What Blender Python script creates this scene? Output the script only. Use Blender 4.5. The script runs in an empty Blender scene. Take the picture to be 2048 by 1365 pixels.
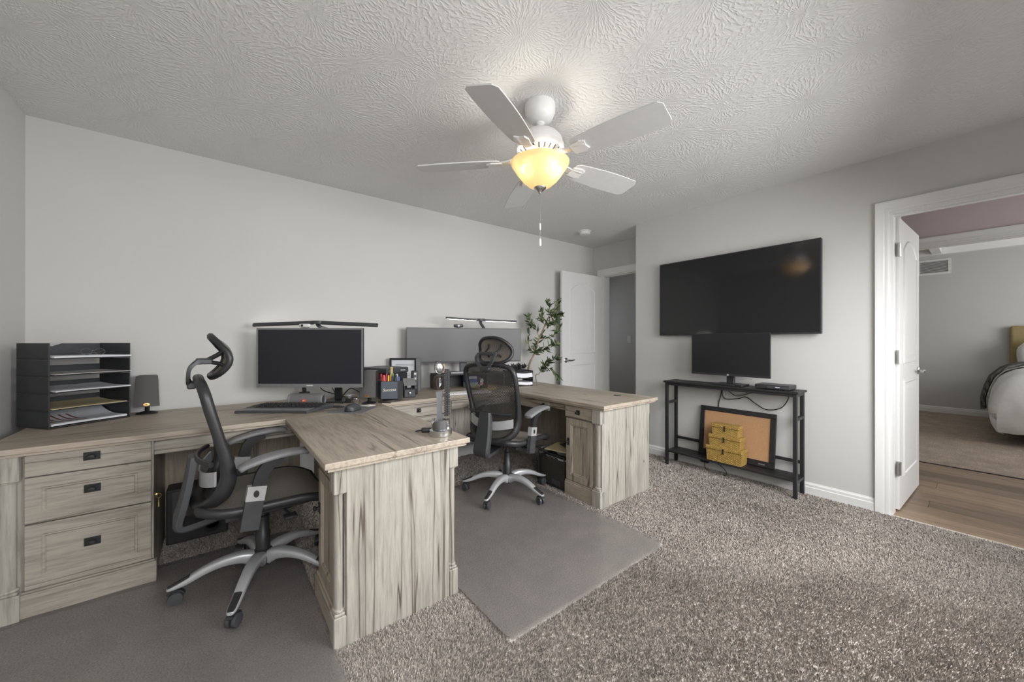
import bpy, bmesh, math, random
import numpy as np
from mathutils import Vector, Matrix, noise

SC = bpy.context.scene
COL = SC.collection
R = math.radians
PI = math.pi

# ------------------------------------------------------------------ camera
CAM_H = 1.18
cam_d = bpy.data.cameras.new('camera')
cam_d.sensor_width = 36.0
cam_d.lens = 747.0 / 2048.0 * 36.0
cam_d.clip_start = 0.02
cam = bpy.data.objects.new('camera', cam_d)
COL.objects.link(cam)
cam.location = (0, 0, CAM_H)
cam.rotation_euler = (R(90), 0, -math.atan2(0.6189, 0.7852))
SC.camera = cam

# ------------------------------------------------------------------ world, daylight, exposure
W = bpy.data.worlds.new('world')
SC.world = W
W.use_nodes = True
W.node_tree.nodes['Background'].inputs[0].default_value = (0.80, 0.86, 1.0, 1)
W.node_tree.nodes['Background'].inputs[1].default_value = 0.35

def area_light(name, loc, rot, sx, sy, power, color=(1, 1, 1), spread=180):
    l = bpy.data.lights.new(name, 'AREA')
    l.shape = 'RECTANGLE'; l.size = sx; l.size_y = sy
    l.energy = power; l.color = color; l.spread = R(spread)
    o = bpy.data.objects.new(name, l); COL.objects.link(o)
    o.location = loc; o.rotation_euler = rot
    return o

# daylight entering by the windows (each sits in its window opening)
area_light('window_daylight', (2.15, -0.62, 1.45), (R(62), 0, R(8)), 1.85, 1.25, 84, (0.985, 0.99, 1.0), 150)
area_light('window_daylight_small', (0.05, -0.62, 1.45), (R(62), 0, R(-6)), 0.85, 1.25, 30, (0.985, 0.99, 1.0), 150)
area_light('bedroom_daylight', (7.3, -2.62, 1.55), (R(80), 0, 0), 2.2, 1.4, 78, (1.0, 0.985, 0.96))
area_light('hall_daylight', (4.5, -1.66, 1.5), (R(85), 0, 0), 0.9, 1.2, 13, (1.0, 0.985, 0.97))

area_light('corridor_fill', (4.7, 4.13, 1.5), (R(-85), 0, 0), 0.7, 1.1, 0.8, (1.0, 0.985, 0.97))  # added fill lamp that lifts the dark corridor; no known window there

vs = SC.view_settings
vs.view_transform = 'Standard'
vs.look = 'None'
vs.gamma = 1.0
vs.use_curve_mapping = False
vs.exposure = 0.0
SC.cycles.use_denoising = True
SC.cycles.max_bounces = 10
SC.cycles.diffuse_bounces = 6
SC.cycles.transparent_max_bounces = 12
SC.cycles.sample_clamp_indirect = 6.0

# ------------------------------------------------------------------ helpers
def right_vec(): return Vector((0.7855, -0.6192, 0))

class MB:
    """collects shapes in one bmesh; build() links them as one mesh object"""
    def __init__(self):
        self.bm = bmesh.new()

    def box(self, x0, x1, y0, y1, z0, z1, bev=0.0, seg=1, mat=None):
        m = Matrix.Translation(((x0 + x1) / 2, (y0 + y1) / 2, (z0 + z1) / 2)) @ Matrix.Diagonal((abs(x1 - x0), abs(y1 - y0), abs(z1 - z0), 1))
        r = bmesh.ops.create_cube(self.bm, size=1.0, matrix=m)
        vs_ = r['verts']
        if bev > 0:
            es = list({e for v in vs_ for e in v.link_edges})
            r2 = bmesh.ops.bevel(self.bm, geom=es, offset=bev, segments=seg, affect='EDGES', profile=0.5)
            vs_ = list({v for f in r2['faces'] for v in f.verts} | {v for v in vs_ if v.is_valid})
        if mat is not None:
            bmesh.ops.transform(self.bm, matrix=mat, verts=vs_)
        return self

    def obox(self, c, size, rot=None, bev=0.0, seg=1):
        """box of given size at c, turned by rotation matrix rot"""
        m = Matrix.Translation(c) @ ((rot.to_4x4()) if rot is not None else Matrix.Identity(4))
        sx, sy, sz = size
        return self.box(-sx / 2, sx / 2, -sy / 2, sy / 2, -sz / 2, sz / 2, bev, seg, m)

    def rings(self, rings, closed=True, cap0=True, cap1=True, loop=False):
        """loft through rings of equal point counts"""
        bv = [[self.bm.verts.new(p) for p in ring] for ring in rings]
        n = len(bv[0])
        rng = range(n if closed else n - 1)
        pairs = list(zip(bv, bv[1:]))
        if loop: pairs.append((bv[-1], bv[0]))
        for a, b in pairs:
            for i in rng:
                j = (i + 1) % n
                try: self.bm.faces.new((a[i], a[j], b[j], b[i]))
                except ValueError: pass
        if not loop and closed:
            if cap0: self.bm.faces.new(list(reversed(bv[0])))
            if cap1: self.bm.faces.new(bv[-1])
        return self

    def tube(self, path, r, n=8, closed=False, cap=True):
        path = [Vector(p) for p in path]
        rr = r if isinstance(r, (list, tuple)) else [r] * len(path)
        rings = []
        N = len(path)
        ref = None
        for i, p in enumerate(path):
            if closed: t = path[(i + 1) % N] - path[i - 1]
            elif i == 0: t = path[1] - p
            elif i == N - 1: t = p - path[i - 1]
            else: t = path[i + 1] - path[i - 1]
            t.normalize()
            if ref is None:
                ref = Vector((0, 0, 1)) if abs(t.z) < 0.9 else Vector((1, 0, 0))
            b = (ref - t * ref.dot(t))
            if b.length < 1e-5: b = t.orthogonal()
            b.normalize(); ref = b
            c = t.cross(b)
            rings.append([p + (b * math.cos(2 * PI * k / n) + c * math.sin(2 * PI * k / n)) * rr[i] for k in range(n)])
        self.rings(rings, True, cap, cap, loop=closed)
        return self

    def sweep(self, path, sec, up, closed=False):
        """section points (a,b): a along 'up'-ish axis, b across; up constant or per point"""
        path = [Vector(p) for p in path]
        N = len(path); rings = []
        for i, p in enumerate(path):
            if closed: t = path[(i + 1) % N] - path[i - 1]
            elif i == 0: t = path[1] - p
            elif i == N - 1: t = p - path[i - 1]
            else: t = path[i + 1] - path[i - 1]
            t.normalize()
            u = Vector(up[i]) if isinstance(up, list) else Vector(up)
            u = (u - t * u.dot(t)).normalized()
            w = t.cross(u)
            s = sec[i] if isinstance(sec[0][0], (list, tuple)) else sec
            rings.append([p + u * a + w * b for a, b in s])
        self.rings(rings, True, True, True, loop=closed)
        return self

    def lathe(self, prof, c=(0, 0, 0), n=24, mat=None, cap=True):
        """profile of (radius, z) turned about z"""
        c = Vector(c); rings = []
        for r, z in prof:
            r = max(r, 1e-5)
            ring = [c + Vector((r * math.cos(2 * PI * k / n), r * math.sin(2 * PI * k / n), z)) for k in range(n)]
            if mat is not None: ring = [mat @ p for p in ring]
            rings.append(ring)
        return self.rings(rings, True, cap, cap)

    def prism(self, poly, d0, d1, mat=None):
        """polygon (x,y) pushed from z=d0 to z=d1, then moved by mat"""
        m = mat or Matrix.Identity(4)
        a = [m @ Vector((x, y, d0)) for x, y in poly]
        b = [m @ Vector((x, y, d1)) for x, y in poly]
        return self.rings([a, b])

    def shell(self, fn, nu, nv, t):
        """closed sheet of thickness t around surface fn(u,v)"""
        P = [[Vector(fn(i / nu, j / nv)) for j in range(nv + 1)] for i in range(nu + 1)]
        top, bot = [], []
        for i in range(nu + 1):
            rt, rb = [], []
            for j in range(nv + 1):
                du = P[min(i + 1, nu)][j] - P[max(i - 1, 0)][j]
                dv = P[i][min(j + 1, nv)] - P[i][max(j - 1, 0)]
                nrm = du.cross(dv)
                nrm = nrm.normalized() if nrm.length > 1e-9 else Vector((0, 0, 1))
                rt.append(self.bm.verts.new(P[i][j] + nrm * t / 2)); rb.append(self.bm.verts.new(P[i][j] - nrm * t / 2))
            top.append(rt); bot.append(rb)
        F = self.bm.faces.new
        for i in range(nu):
            for j in range(nv):
                F((top[i][j], top[i + 1][j], top[i + 1][j + 1], top[i][j + 1]))
                F((bot[i][j], bot[i][j + 1], bot[i + 1][j + 1], bot[i + 1][j]))
            F((top[i][0], bot[i][0], bot[i + 1][0], top[i + 1][0]))
            F((top[i][nv], top[i + 1][nv], bot[i + 1][nv], bot[i][nv]))
        for j in range(nv):
            F((top[0][j], top[0][j + 1], bot[0][j + 1], bot[0][j]))
            F((top[nu][j], bot[nu][j], bot[nu][j + 1], top[nu][j + 1]))
        return self

    def relief(self, w, h, prof, mat, arch=0.0, back=True):
        """rectangle (optionally with an arched top) in local x,z standing on y=0, stepped outwards along -y.
        prof: list of (inset, depth)"""
        rings = []
        na = 10 if arch else 1
        for ins, dep in prof:
            x0, x1, z0, z1 = ins, w - ins, ins, h - ins
            pts = [(x0, z0), (x1, z0)]
            if arch:
                for k in range(na + 1):
                    s = k / na
                    pts.append((x1 + (x0 - x1) * s, z1 - arch + arch * (1 - (2 * s - 1) ** 2)))
            else:
                pts += [(x1, z1), (x0, z1)]
            rings.append([mat @ Vector((x, -dep, z)) for x, z in pts])
        return self.rings(rings, True, back, True)

    def xf(self, m):
        bmesh.ops.transform(self.bm, matrix=m, verts=self.bm.verts[:])
        return self

    def build(self, name, mat, parent=None, world=False, smooth=None, loc=None):
        bm = self.bm
        if world and parent is not None:
            p = parent
            m = Matrix.Identity(4)
            while p is not None:
                m = p.matrix_basis @ m
                p = p.parent
            bmesh.ops.transform(bm, matrix=m.inverted(), verts=bm.verts[:])
        if loc is not None:
            bmesh.ops.translate(bm, vec=-Vector(loc), verts=bm.verts[:])
        bmesh.ops.recalc_face_normals(bm, faces=bm.faces[:])
        me = bpy.data.meshes.new(name)
        bm.to_mesh(me); bm.free()
        if mat is not None: me.materials.append(mat)
        if smooth:
            me.polygons.foreach_set('use_smooth', [True] * len(me.polygons))
            try: me.set_sharp_from_angle(angle=R(smooth))
            except Exception: pass
        o = bpy.data.objects.new(name, me)
        COL.objects.link(o)
        if parent is not None: o.parent = parent
        if loc is not None: o.location = loc
        return o

def thing(name, label, cat, loc=(0, 0, 0), rotz=0.0, group=None):
    o = bpy.data.objects.new(name, None)
    COL.objects.link(o)
    o.empty_display_size = 0.05
    o.location = loc; o.rotation_euler = (0, 0, rotz)
    return tag(o, label, cat, group)

def tag(o, label, cat, group=None):
    o['label'] = label; o['category'] = cat
    if group: o['group'] = group
    return o

def struct(name, mb, mat, parent=None, smooth=None):
    o = mb.build(name, mat, parent, smooth=smooth)
    if parent is None: o['kind'] = 'structure'
    return o

def copy_tree(o, parent=None):
    c = o.copy(); COL.objects.link(c); c.parent = parent
    for ch in list(o.children): copy_tree(ch, c)
    return c

def dup(o, parent, loc=None, rotz=None):
    c = o.copy(); COL.objects.link(c); c.parent = parent
    if loc is not None: c.location = loc
    if rotz is not None: c.rotation_euler = (0, 0, rotz)
    return c

def text_obj(name, body, size, mat, parent, matrix, extrude=0.0006, shear=0.0, align='CENTER'):
    cu = bpy.data.curves.new(name, 'FONT')
    cu.body = body; cu.size = size; cu.extrude = extrude; cu.shear = shear
    cu.align_x = align; cu.align_y = 'CENTER'; cu.resolution_u = 3
    t = bpy.data.objects.new(name + '_curve', cu)
    COL.objects.link(t)
    dg = bpy.context.evaluated_depsgraph_get()
    me = bpy.data.meshes.new_from_object(t.evaluated_get(dg))
    bpy.data.objects.remove(t); bpy.data.curves.remove(cu)
    me.transform(matrix)
    me.materials.clear(); me.materials.append(mat)
    o = bpy.data.objects.new(name, me); COL.objects.link(o)
    if parent is not None: o.parent = parent
    return o

def bez(p0, p1, p2, p3, n=14):
    p0, p1, p2, p3 = map(Vector, (p0, p1, p2, p3)); out = []
    for i in range(n + 1):
        t = i / n; s = 1 - t
        out.append(p0 * s ** 3 + p1 * 3 * s * s * t + p2 * 3 * s * t * t + p3 * t ** 3)
    return out

def smooth_path(pts, n=6, closed=False):
    """Catmull-Rom through points"""
    pts = [Vector(p) for p in pts]; N = len(pts); out = []
    rng = range(N) if closed else range(N - 1)
    for i in rng:
        if closed: a, b, c, d = pts[i - 1], pts[i], pts[(i + 1) % N], pts[(i + 2) % N]
        else: a, b, c, d = pts[max(i - 1, 0)], pts[i], pts[i + 1], pts[min(i + 2, N - 1)]
        for k in range(n):
            t = k / n
            out.append(0.5 * ((2 * b) + (c - a) * t + (2 * a - 5 * b + 4 * c - d) * t * t + (3 * b - a - 3 * c + d) * t ** 3))
    if not closed: out.append(pts[-1])
    return out

def rotz(a): return Matrix.Rotation(a, 4, 'Z')
def T(x, y, z): return Matrix.Translation((x, y, z))

# ------------------------------------------------------------------ materials
class NT:
    def __init__(self, name):
        self.m = bpy.data.materials.new(name); self.m.use_nodes = True
        self.t = self.m.node_tree; self.n = self.t.nodes
        self.p = self.n['Principled BSDF']; self.out = self.n['Material Output']
    def node(self, typ, **kw):
        nd = self.n.new(typ)
        for k, v in kw.items():
            if k.startswith('i_'):
                nd.inputs[k[2:].replace('_', ' ')].default_value = v
            else: setattr(nd, k, v)
        return nd
    def link(self, a, b): self.t.links.new(a, b)
    def coord(self, scale=(1, 1, 1), out='Object', rot=(0, 0, 0)):
        tc = self.node('ShaderNodeTexCoord'); mp = self.node('ShaderNodeMapping')
        mp.inputs['Scale'].default_value = scale; mp.inputs['Rotation'].default_value = rot
        self.link(tc.outputs[out], mp.inputs['Vector'])
        return mp.outputs['Vector']
    def noise(self, vec, scale, detail=3, rough=0.5, dist=0.0):
        nd = self.node('ShaderNodeTexNoise'); nd.inputs['Scale'].default_value = scale
        nd.inputs['Detail'].default_value = detail; nd.inputs['Roughness'].default_value = rough
        nd.inputs['Distortion'].default_value = dist
        self.link(vec, nd.inputs['Vector']); return nd.outputs['Fac']
    def ramp(self, fac, stops):
        r = self.node('ShaderNodeValToRGB'); e = r.color_ramp.elements
        while len(e) > 1: e.remove(e[-1])
        e[0].position = stops[0][0]; e[0].color = (*stops[0][1], 1)
        for p, c in stops[1:]:
            x = e.new(p); x.color = (*c, 1)
        self.link(fac, r.inputs['Fac']); return r.outputs['Color']
    def math(self, op, a, b=None, clamp=False):
        nd = self.node('ShaderNodeMath', operation=op, use_clamp=clamp)
        for i, v in enumerate((a, b)):
            if v is None: continue
            if isinstance(v, (int, float)): nd.inputs[i].default_value = v
            else: self.link(v, nd.inputs[i])
        return nd.outputs[0]
    def mix(self, fac, a, b, mode='MIX'):
        nd = self.node('ShaderNodeMix', data_type='RGBA', blend_type=mode)
        for s, v in ((0, fac), (6, a), (7, b)):
            if isinstance(v, (int, float)): nd.inputs[s].default_value = v
            elif isinstance(v, tuple): nd.inputs[s].default_value = (*v, 1)
            else: self.link(v, nd.inputs[s])
        return nd.outputs[2]
    def bump(self, h, strength=0.3, dist=0.01):
        b = self.node('ShaderNodeBump'); b.inputs['Strength'].default_value = strength; b.inputs['Distance'].default_value = dist
        self.link(h, b.inputs['Height']); self.link(b.outputs['Normal'], self.p.inputs['Normal'])
    def set(self, **kw):
        for k, v in kw.items():
            self.p.inputs[k.replace('_', ' ')].default_value = v
        return self

def srgb(r, g, b):
    f = lambda c: (c / 255 / 12.92) if c / 255 <= 0.04045 else ((c / 255 + 0.055) / 1.055) ** 2.4
    return (f(r), f(g), f(b))

M = {}
def plain(name, col, rough=0.5, metal=0.0, spec=0.5, vary=0.06, scale=30, bump=0.0, bscale=200, emit=None, es=0.0):
    """painted / moulded surface with slight mottling"""
    t = NT(name)
    v = t.coord()
    n = t.noise(v, scale, 3)
    c0 = tuple(max(0, c * (1 - vary)) for c in col); c1 = tuple(min(1, c * (1 + vary)) for c in col)
    t.link(t.ramp(n, [(0.3, c0), (0.7, c1)]), t.p.inputs['Base Color'])
    t.set(Roughness=rough, Metallic=metal)
    t.p.inputs['Specular IOR Level'].default_value = spec
    if bump: t.bump(t.noise(v, bscale, 2), bump, 0.002)
    if emit:
        t.p.inputs['Emission Color'].default_value = (*emit, 1); t.p.inputs['Emission Strength'].default_value = es
    M[name] = t.m
    return t.m

def wood(name, axis, light=(0.42, 0.36, 0.29), mid=(0.33, 0.28, 0.222), dark=(0.10, 0.082, 0.066), crack=1.0, rough=0.45, seed=0.0, rare=0.46):
    """bleached oak: long grain along one axis, broad boards, dark checks"""
    t = NT(name)
    sc = [1.0, 1.0, 1.0]; sc['xyz'.index(axis)] = 0.07
    tc = t.node('ShaderNodeTexCoord'); ad = t.node('ShaderNodeVectorMath', operation='ADD')
    ad.inputs[1].default_value = (seed, seed * 1.7, seed * 0.6)
    t.link(tc.outputs['Object'], ad.inputs[0])
    def mp(s):
        m = t.node('ShaderNodeMapping'); m.inputs['Scale'].default_value = s
        t.link(ad.outputs[0], m.inputs['Vector']); return m.outputs['Vector']
    v = mp(sc)
    fine = t.noise(v, 90, 5, 0.65)
    s2 = [1.0, 1.0, 1.0]; s2['xyz'.index(axis)] = 0.16
    v2 = mp(s2)
    broad = t.noise(v2, 9, 4, 0.55, 0.6)
    base = t.ramp(broad, [(0.30, mid), (0.5, light), (0.72, tuple(c * 0.9 for c in light))])
    g = t.ramp(fine, [(0.30, (0.60, 0.585, 0.57)), (0.55, (1, 1, 1)), (0.75, (1.06, 1.05, 1.03))])
    col = t.mix(0.8, base, g, 'MULTIPLY')
    # checks: thin ridges of a stretched noise, present only here and there
    s3 = [1.0, 1.0, 1.0]; s3['xyz'.index(axis)] = 0.036
    rdg = t.noise(mp(s3), 13.0, 2.5, 0.45, 0.3)
    off = t.math('ABSOLUTE', t.math('SUBTRACT', rdg, 0.5))
    halo = t.math('MULTIPLY', t.math('SUBTRACT', 1.0, t.math('MULTIPLY', off, 26.0), True), 0.40)
    line = t.math('MAXIMUM', t.math('SUBTRACT', 1.25, t.math('MULTIPLY', off, 95.0), True), halo)
    s4 = [1.0, 1.0, 1.0]; s4['xyz'.index(axis)] = 0.22
    here = t.noise(mp(s4), 5.0, 2)
    line = t.math('MULTIPLY', line, t.math('MULTIPLY', t.math('SUBTRACT', here, rare), 14.0 * crack, True), True)
    kn = t.node('ShaderNodeTexVoronoi', feature='F1'); kn.inputs['Scale'].default_value = 7.0
    s5 = [1.0, 1.0, 1.0]; s5['xyz'.index(axis)] = 0.6
    t.link(mp(s5), kn.inputs['Vector'])
    knot = t.math('MULTIPLY', t.math('SUBTRACT', 0.06, kn.outputs['Distance']), 18.0, True)
    col = t.mix(t.math('MULTIPLY', line, 1.0, True), col, dark)
    col = t.mix(t.math('MULTIPLY', knot, 0.8 * crack, True), col, dark)
    t.link(col, t.p.inputs['Base Color'])
    t.set(Roughness=rough)
    t.bump(t.math('SUBTRACT', fine, line), 0.12, 0.002)
    M[name] = t.m
    return t.m

wood('wood_x', 'x'); wood('wood_y', 'y', seed=3.1, rare=0.50); wood('wood_z', 'z', light=(0.385, 0.362, 0.318), mid=(0.285, 0.266, 0.232), crack=2.0, seed=6.4)
wood('wood_panel', 'z', light=(0.385, 0.362, 0.318), mid=(0.285, 0.266, 0.232), crack=1.0, seed=4.3, rare=0.38)
wood('wood_face_x', 'x', light=(0.37, 0.338, 0.288), mid=(0.285, 0.258, 0.217), crack=1.2, seed=9.2)
wood('wood_face_z', 'z', light=(0.37, 0.315, 0.25), mid=(0.29, 0.245, 0.19), crack=0.8, seed=12.7)
wood('wood_face_y', 'y', light=(0.37, 0.315, 0.25), mid=(0.29, 0.245, 0.19), crack=0.6, seed=2.2)

WALL = (0.575, 0.57, 0.55)
def wall_paint(name, col):
    t = NT(name)
    v = t.coord()
    n = t.noise(v, 1.6, 2)
    t.link(t.ramp(n, [(0.3, tuple(c * 0.985 for c in col)), (0.7, tuple(min(1, c * 1.015) for c in col))]), t.p.inputs['Base Color'])
    t.set(Roughness=0.85); t.p.inputs['Specular IOR Level'].default_value = 0.25
    t.bump(t.noise(v, 260, 2), 0.06, 0.001)
    M[name] = t.m
wall_paint('paint_grey', WALL)
wall_paint('paint_hall', (0.58, 0.575, 0.56))
wall_paint('paint_mauve', (0.60, 0.505, 0.52))
wall_paint('paint_bedroom', (0.52, 0.52, 0.505))
plain('trim_white', (0.74, 0.74, 0.725), 0.38, vary=0.01)
plain('door_white', (0.71, 0.71, 0.70), 0.42, vary=0.01)

def ceiling_mat():
    t = NT('ceiling_texture')
    tc = t.node('ShaderNodeTexCoord')
    def fan(scale, off, freq):
        mp = t.node('ShaderNodeMapping'); mp.inputs['Location'].default_value = off
        t.link(tc.outputs['Object'], mp.inputs['Vector'])
        vo = t.node('ShaderNodeTexVoronoi', voronoi_dimensions='2D', feature='F1'); vo.inputs['Scale'].default_value = scale
        vo.inputs['Randomness'].default_value = 0.8
        t.link(mp.outputs['Vector'], vo.inputs['Vector'])
        sub = t.node('ShaderNodeVectorMath', operation='SUBTRACT')
        t.link(mp.outputs['Vector'], sub.inputs[0]); t.link(vo.outputs['Position'], sub.inputs[1])
        sp = t.node('ShaderNodeSeparateXYZ'); t.link(sub.outputs[0], sp.inputs[0])
        ang = t.math('ARCTAN2', sp.outputs['Y'], sp.outputs['X'])
        wob = t.noise(mp.outputs['Vector'], 16, 3, 0.6)
        w = t.math('SINE', t.math('ADD', t.math('MULTIPLY', ang, freq), t.math('MULTIPLY', wob, 16.0)))
        brk = t.noise(mp.outputs['Vector'], 40, 2)
        return t.math('MULTIPLY', t.math('POWER', t.math('MULTIPLY', t.math('ADD', w, 1.0), 0.5), 2.5), t.math('MULTIPLY', t.math('SUBTRACT', brk, 0.32), 4.0, True))
    h = t.math('MAXIMUM', fan(2.6, (0, 0, 0), 46.0), fan(2.2, (3.3, 1.7, 0), 52.0))
    t.p.inputs['Base Color'].default_value = (0.715, 0.712, 0.70, 1)
    t.set(Roughness=0.9); t.p.inputs['Specular IOR Level'].default_value = 0.2
    t.bump(h, 0.42, 0.005)
    M['ceiling'] = t.m
ceiling_mat()

def carpet_mat(name, base, k=1.0):
    t = NT(name)
    v = t.coord()
    a = t.noise(v, 160, 4, 0.7); b = t.noise(v, 5, 3, 0.6)
    c = t.ramp(a, [(0.30, tuple(x * 0.45 for x in base)), (0.5, base), (0.68, tuple(min(1, x * 1.5) for x in base))])
    d = t.ramp(b, [(0.35, (0.86, 0.86, 0.86)), (0.65, (1.08, 1.08, 1.08))])
    t.link(t.mix(1.0, c, d, 'MULTIPLY'), t.p.inputs['Base Color'])
    t.set(Roughness=1.0); t.p.inputs['Specular IOR Level'].default_value = 0.1
    t.bump(a, 0.9 * k, 0.01)
    M[name] = t.m
CARPET = (0.338, 0.304, 0.277)
carpet_mat('carpet', tuple(c * 2.2 for c in CARPET))

carpet_mat('carpet_bedroom', tuple(c * k for c, k in zip(CARPET, (1.25, 1.15, 1.05))))

def pile_mat():
    t = NT('carpet_pile')
    at = t.node('ShaderNodeAttribute', attribute_name='tuft')
    c = t.ramp(at.outputs['Fac'], [(0.0, tuple(x * 0.62 for x in CARPET)), (0.4, tuple(x * 1.1 for x in CARPET)), (0.8, tuple(x * 1.5 for x in CARPET)), (1.0, tuple(x * 1.95 for x in CARPET))])
    v = t.coord()
    d = t.ramp(t.noise(v, 3.2, 4, 0.65), [(0.35, (0.90, 0.89, 0.88)), (0.65, (1.08, 1.08, 1.08))])
    t.link(t.mix(1.0, c, d, 'MULTIPLY'), t.p.inputs['Base Color'])
    t.set(Roughness=1.0); t.p.inputs['Specular IOR Level'].default_value = 0.05
    M['pile'] = t.m
pile_mat()

plain('black_plastic', (0.022, 0.022, 0.024), 0.42, vary=0.15)
plain('black_matte', (0.030, 0.030, 0.032), 0.65, vary=0.15, bump=0.1)
plain('dark_grey', (0.046, 0.048, 0.052), 0.45, vary=0.1)
plain('mid_grey', (0.19, 0.19, 0.195), 0.45, vary=0.08)
plain('silver_paint', (0.46, 0.465, 0.475), 0.36, metal=0.35, vary=0.05)
plain('chrome', (0.75, 0.75, 0.75), 0.14, metal=1.0, vary=0.03)
plain('nickel', (0.52, 0.51, 0.49), 0.28, metal=1.0, vary=0.03)
plain('steel_dark', (0.20, 0.20, 0.21), 0.35, metal=0.9, vary=0.1)
plain('alloy', (0.62, 0.62, 0.61), 0.25, metal=1.0, vary=0.06)
plain('white_plastic', (0.72, 0.72, 0.71), 0.4, vary=0.02)
plain('fan_white', (0.74, 0.735, 0.72), 0.35, vary=0.01)
plain('blade_white', (0.58, 0.58, 0.572), 0.45, vary=0.02)
plain('iron_black', (0.018, 0.018, 0.019), 0.45, vary=0.2)
plain('console_black', (0.016, 0.016, 0.017), 0.5, vary=0.2, bump=0.08)
plain('copper', (0.55, 0.27, 0.09), 0.3, metal=0.9, vary=0.05)
plain('brass', (0.60, 0.42, 0.14), 0.3, metal=0.9, vary=0.05)
plain('paper', (0.72, 0.73, 0.77), 0.8, vary=0.02, scale=8)
plain('paper_warm', (0.74, 0.72, 0.70), 0.8, vary=0.02, scale=8)
plain('manila', (0.56, 0.47, 0.28), 0.75, vary=0.04, scale=8)
plain('tray_black', (0.040, 0.042, 0.046), 0.55, vary=0.2, scale=12)
plain('speaker_cloth', (0.085, 0.082, 0.078), 0.85, vary=0.2, scale=700, bump=0.2, bscale=900)
plain('speaker_grey', (0.15, 0.145, 0.14), 0.75, vary=0.2, scale=500, bump=0.3, bscale=700)
plain('slate', (0.10, 0.115, 0.14), 0.45, vary=0.06)
plain('cream_print', (0.85, 0.80, 0.62), 0.6, vary=0.02)
plain('red_badge', (0.75, 0.09, 0.03), 0.4, vary=0.02)
plain('duvet_white', (0.74, 0.74, 0.73), 0.9, vary=0.03, bump=0.1)
plain('headboard_ochre', (0.30, 0.24, 0.115), 0.8, vary=0.08, bump=0.15)
plain('cork', (0.47, 0.27, 0.135), 0.9, vary=0.14, scale=180, bump=0.2)
plain('brown_black', (0.03, 0.018, 0.012), 0.35, vary=0.3)

def screen(name, col, rough):
    t = NT(name); t.p.inputs['Base Color'].default_value = (*col, 1)
    v = t.coord(); n = t.noise(v, 2, 2)
    t.link(t.ramp(n, [(0.2, (rough * 0.9,) * 3), (0.8, (rough * 1.1,) * 3)]), t.p.inputs['Roughness'])
    t.p.inputs['Specular IOR Level'].default_value = 0.5
    M[name] = t.m
screen('screen_tv', (0.010, 0.010, 0.011), 0.09)
screen('screen_matte', (0.018, 0.018, 0.024), 0.38)
screen('screen_painted_sheen', (0.085, 0.085, 0.086), 0.42)  # lighter grey base puts the bright window reflection into the screen's colour
screen('screen_small', (0.014, 0.014, 0.016), 0.30)

def mesh_mat(name, col, cover, sc=330):
    """woven chair mesh: open threads"""
    t = NT(name)
    v = t.coord()
    def wv(d):
        w = t.node('ShaderNodeTexWave', wave_type='BANDS', bands_direction=d); w.inputs['Scale'].default_value = sc / 6.283 * 1.0
        w.inputs['Distortion'].default_value = 0.6; w.inputs['Detail'].default_value = 1
        t.link(v, w.inputs['Vector']); return w.outputs['Fac']
    th = t.math('MAXIMUM', wv('Y'), wv('DIAGONAL'))
    a = t.math('GREATER_THAN', th, 1.0 - cover)
    t.link(a, t.p.inputs['Alpha'])
    t.link(t.ramp(th, [(0.0, tuple(c * 0.5 for c in col)), (1.0, col)]), t.p.inputs['Base Color'])
    t.set(Roughness=0.7)
    M[name] = t.m
mesh_mat('mesh_back', (0.07, 0.066, 0.06), 0.27)
mesh_mat('mesh_crate', (0.02, 0.02, 0.02), 0.22, 500)

def seat_mat():
    t = NT('mesh_seat')
    v = t.coord()
    vo = t.node('ShaderNodeTexChecker'); vo.inputs['Scale'].default_value = 120
    t.link(v, vo.inputs['Vector'])
    n = t.noise(v, 120, 2)
    c = t.mix(vo.outputs['Fac'], (0.26, 0.235, 0.20), (0.15, 0.135, 0.118))
    t.link(c, t.p.inputs['Base Color']); t.set(Roughness=0.7)
    t.bump(vo.outputs['Fac'], 0.3, 0.002)
    M['mesh_seat'] = t.m
seat_mat()

def basket_mat():
    t = NT('woven_grass')
    v = t.coord()
    br = t.node('ShaderNodeTexBrick'); br.inputs['Scale'].default_value = 1.0
    br.inputs['Brick Width'].default_value = 0.016; br.inputs['Row Height'].default_value = 0.009; br.inputs['Mortar Size'].default_value = 0.0016
    br.inputs['Color1'].default_value = (0.58, 0.40, 0.11, 1); br.inputs['Color2'].default_value = (0.45, 0.29, 0.07, 1)
    br.inputs['Mortar'].default_value = (0.17, 0.10, 0.02, 1)
    cmb = t.node('ShaderNodeCombineXYZ'); sp = t.node('ShaderNodeSeparateXYZ')
    t.link(v, sp.inputs[0])
    t.link(t.math('ADD', sp.outputs['X'], sp.outputs['Y']), cmb.inputs['X']); t.link(t.math('ADD', sp.outputs['Z'], t.math('MULTIPLY', sp.outputs['X'], 0.35)), cmb.inputs['Y'])
    t.link(cmb.outputs[0], br.inputs['Vector'])
    n = t.noise(v, 60, 3)
    t.link(t.mix(0.5, br.outputs['Color'], t.ramp(n, [(0.3, (0.55, 0.5, 0.4)), (0.7, (1.1, 1.05, 1.0))]), 'MULTIPLY'), t.p.inputs['Base Color'])
    t.set(Roughness=0.75); t.bump(br.outputs['Fac'], -0.6, 0.004)
    M['woven_grass'] = t.m
basket_mat()

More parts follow.
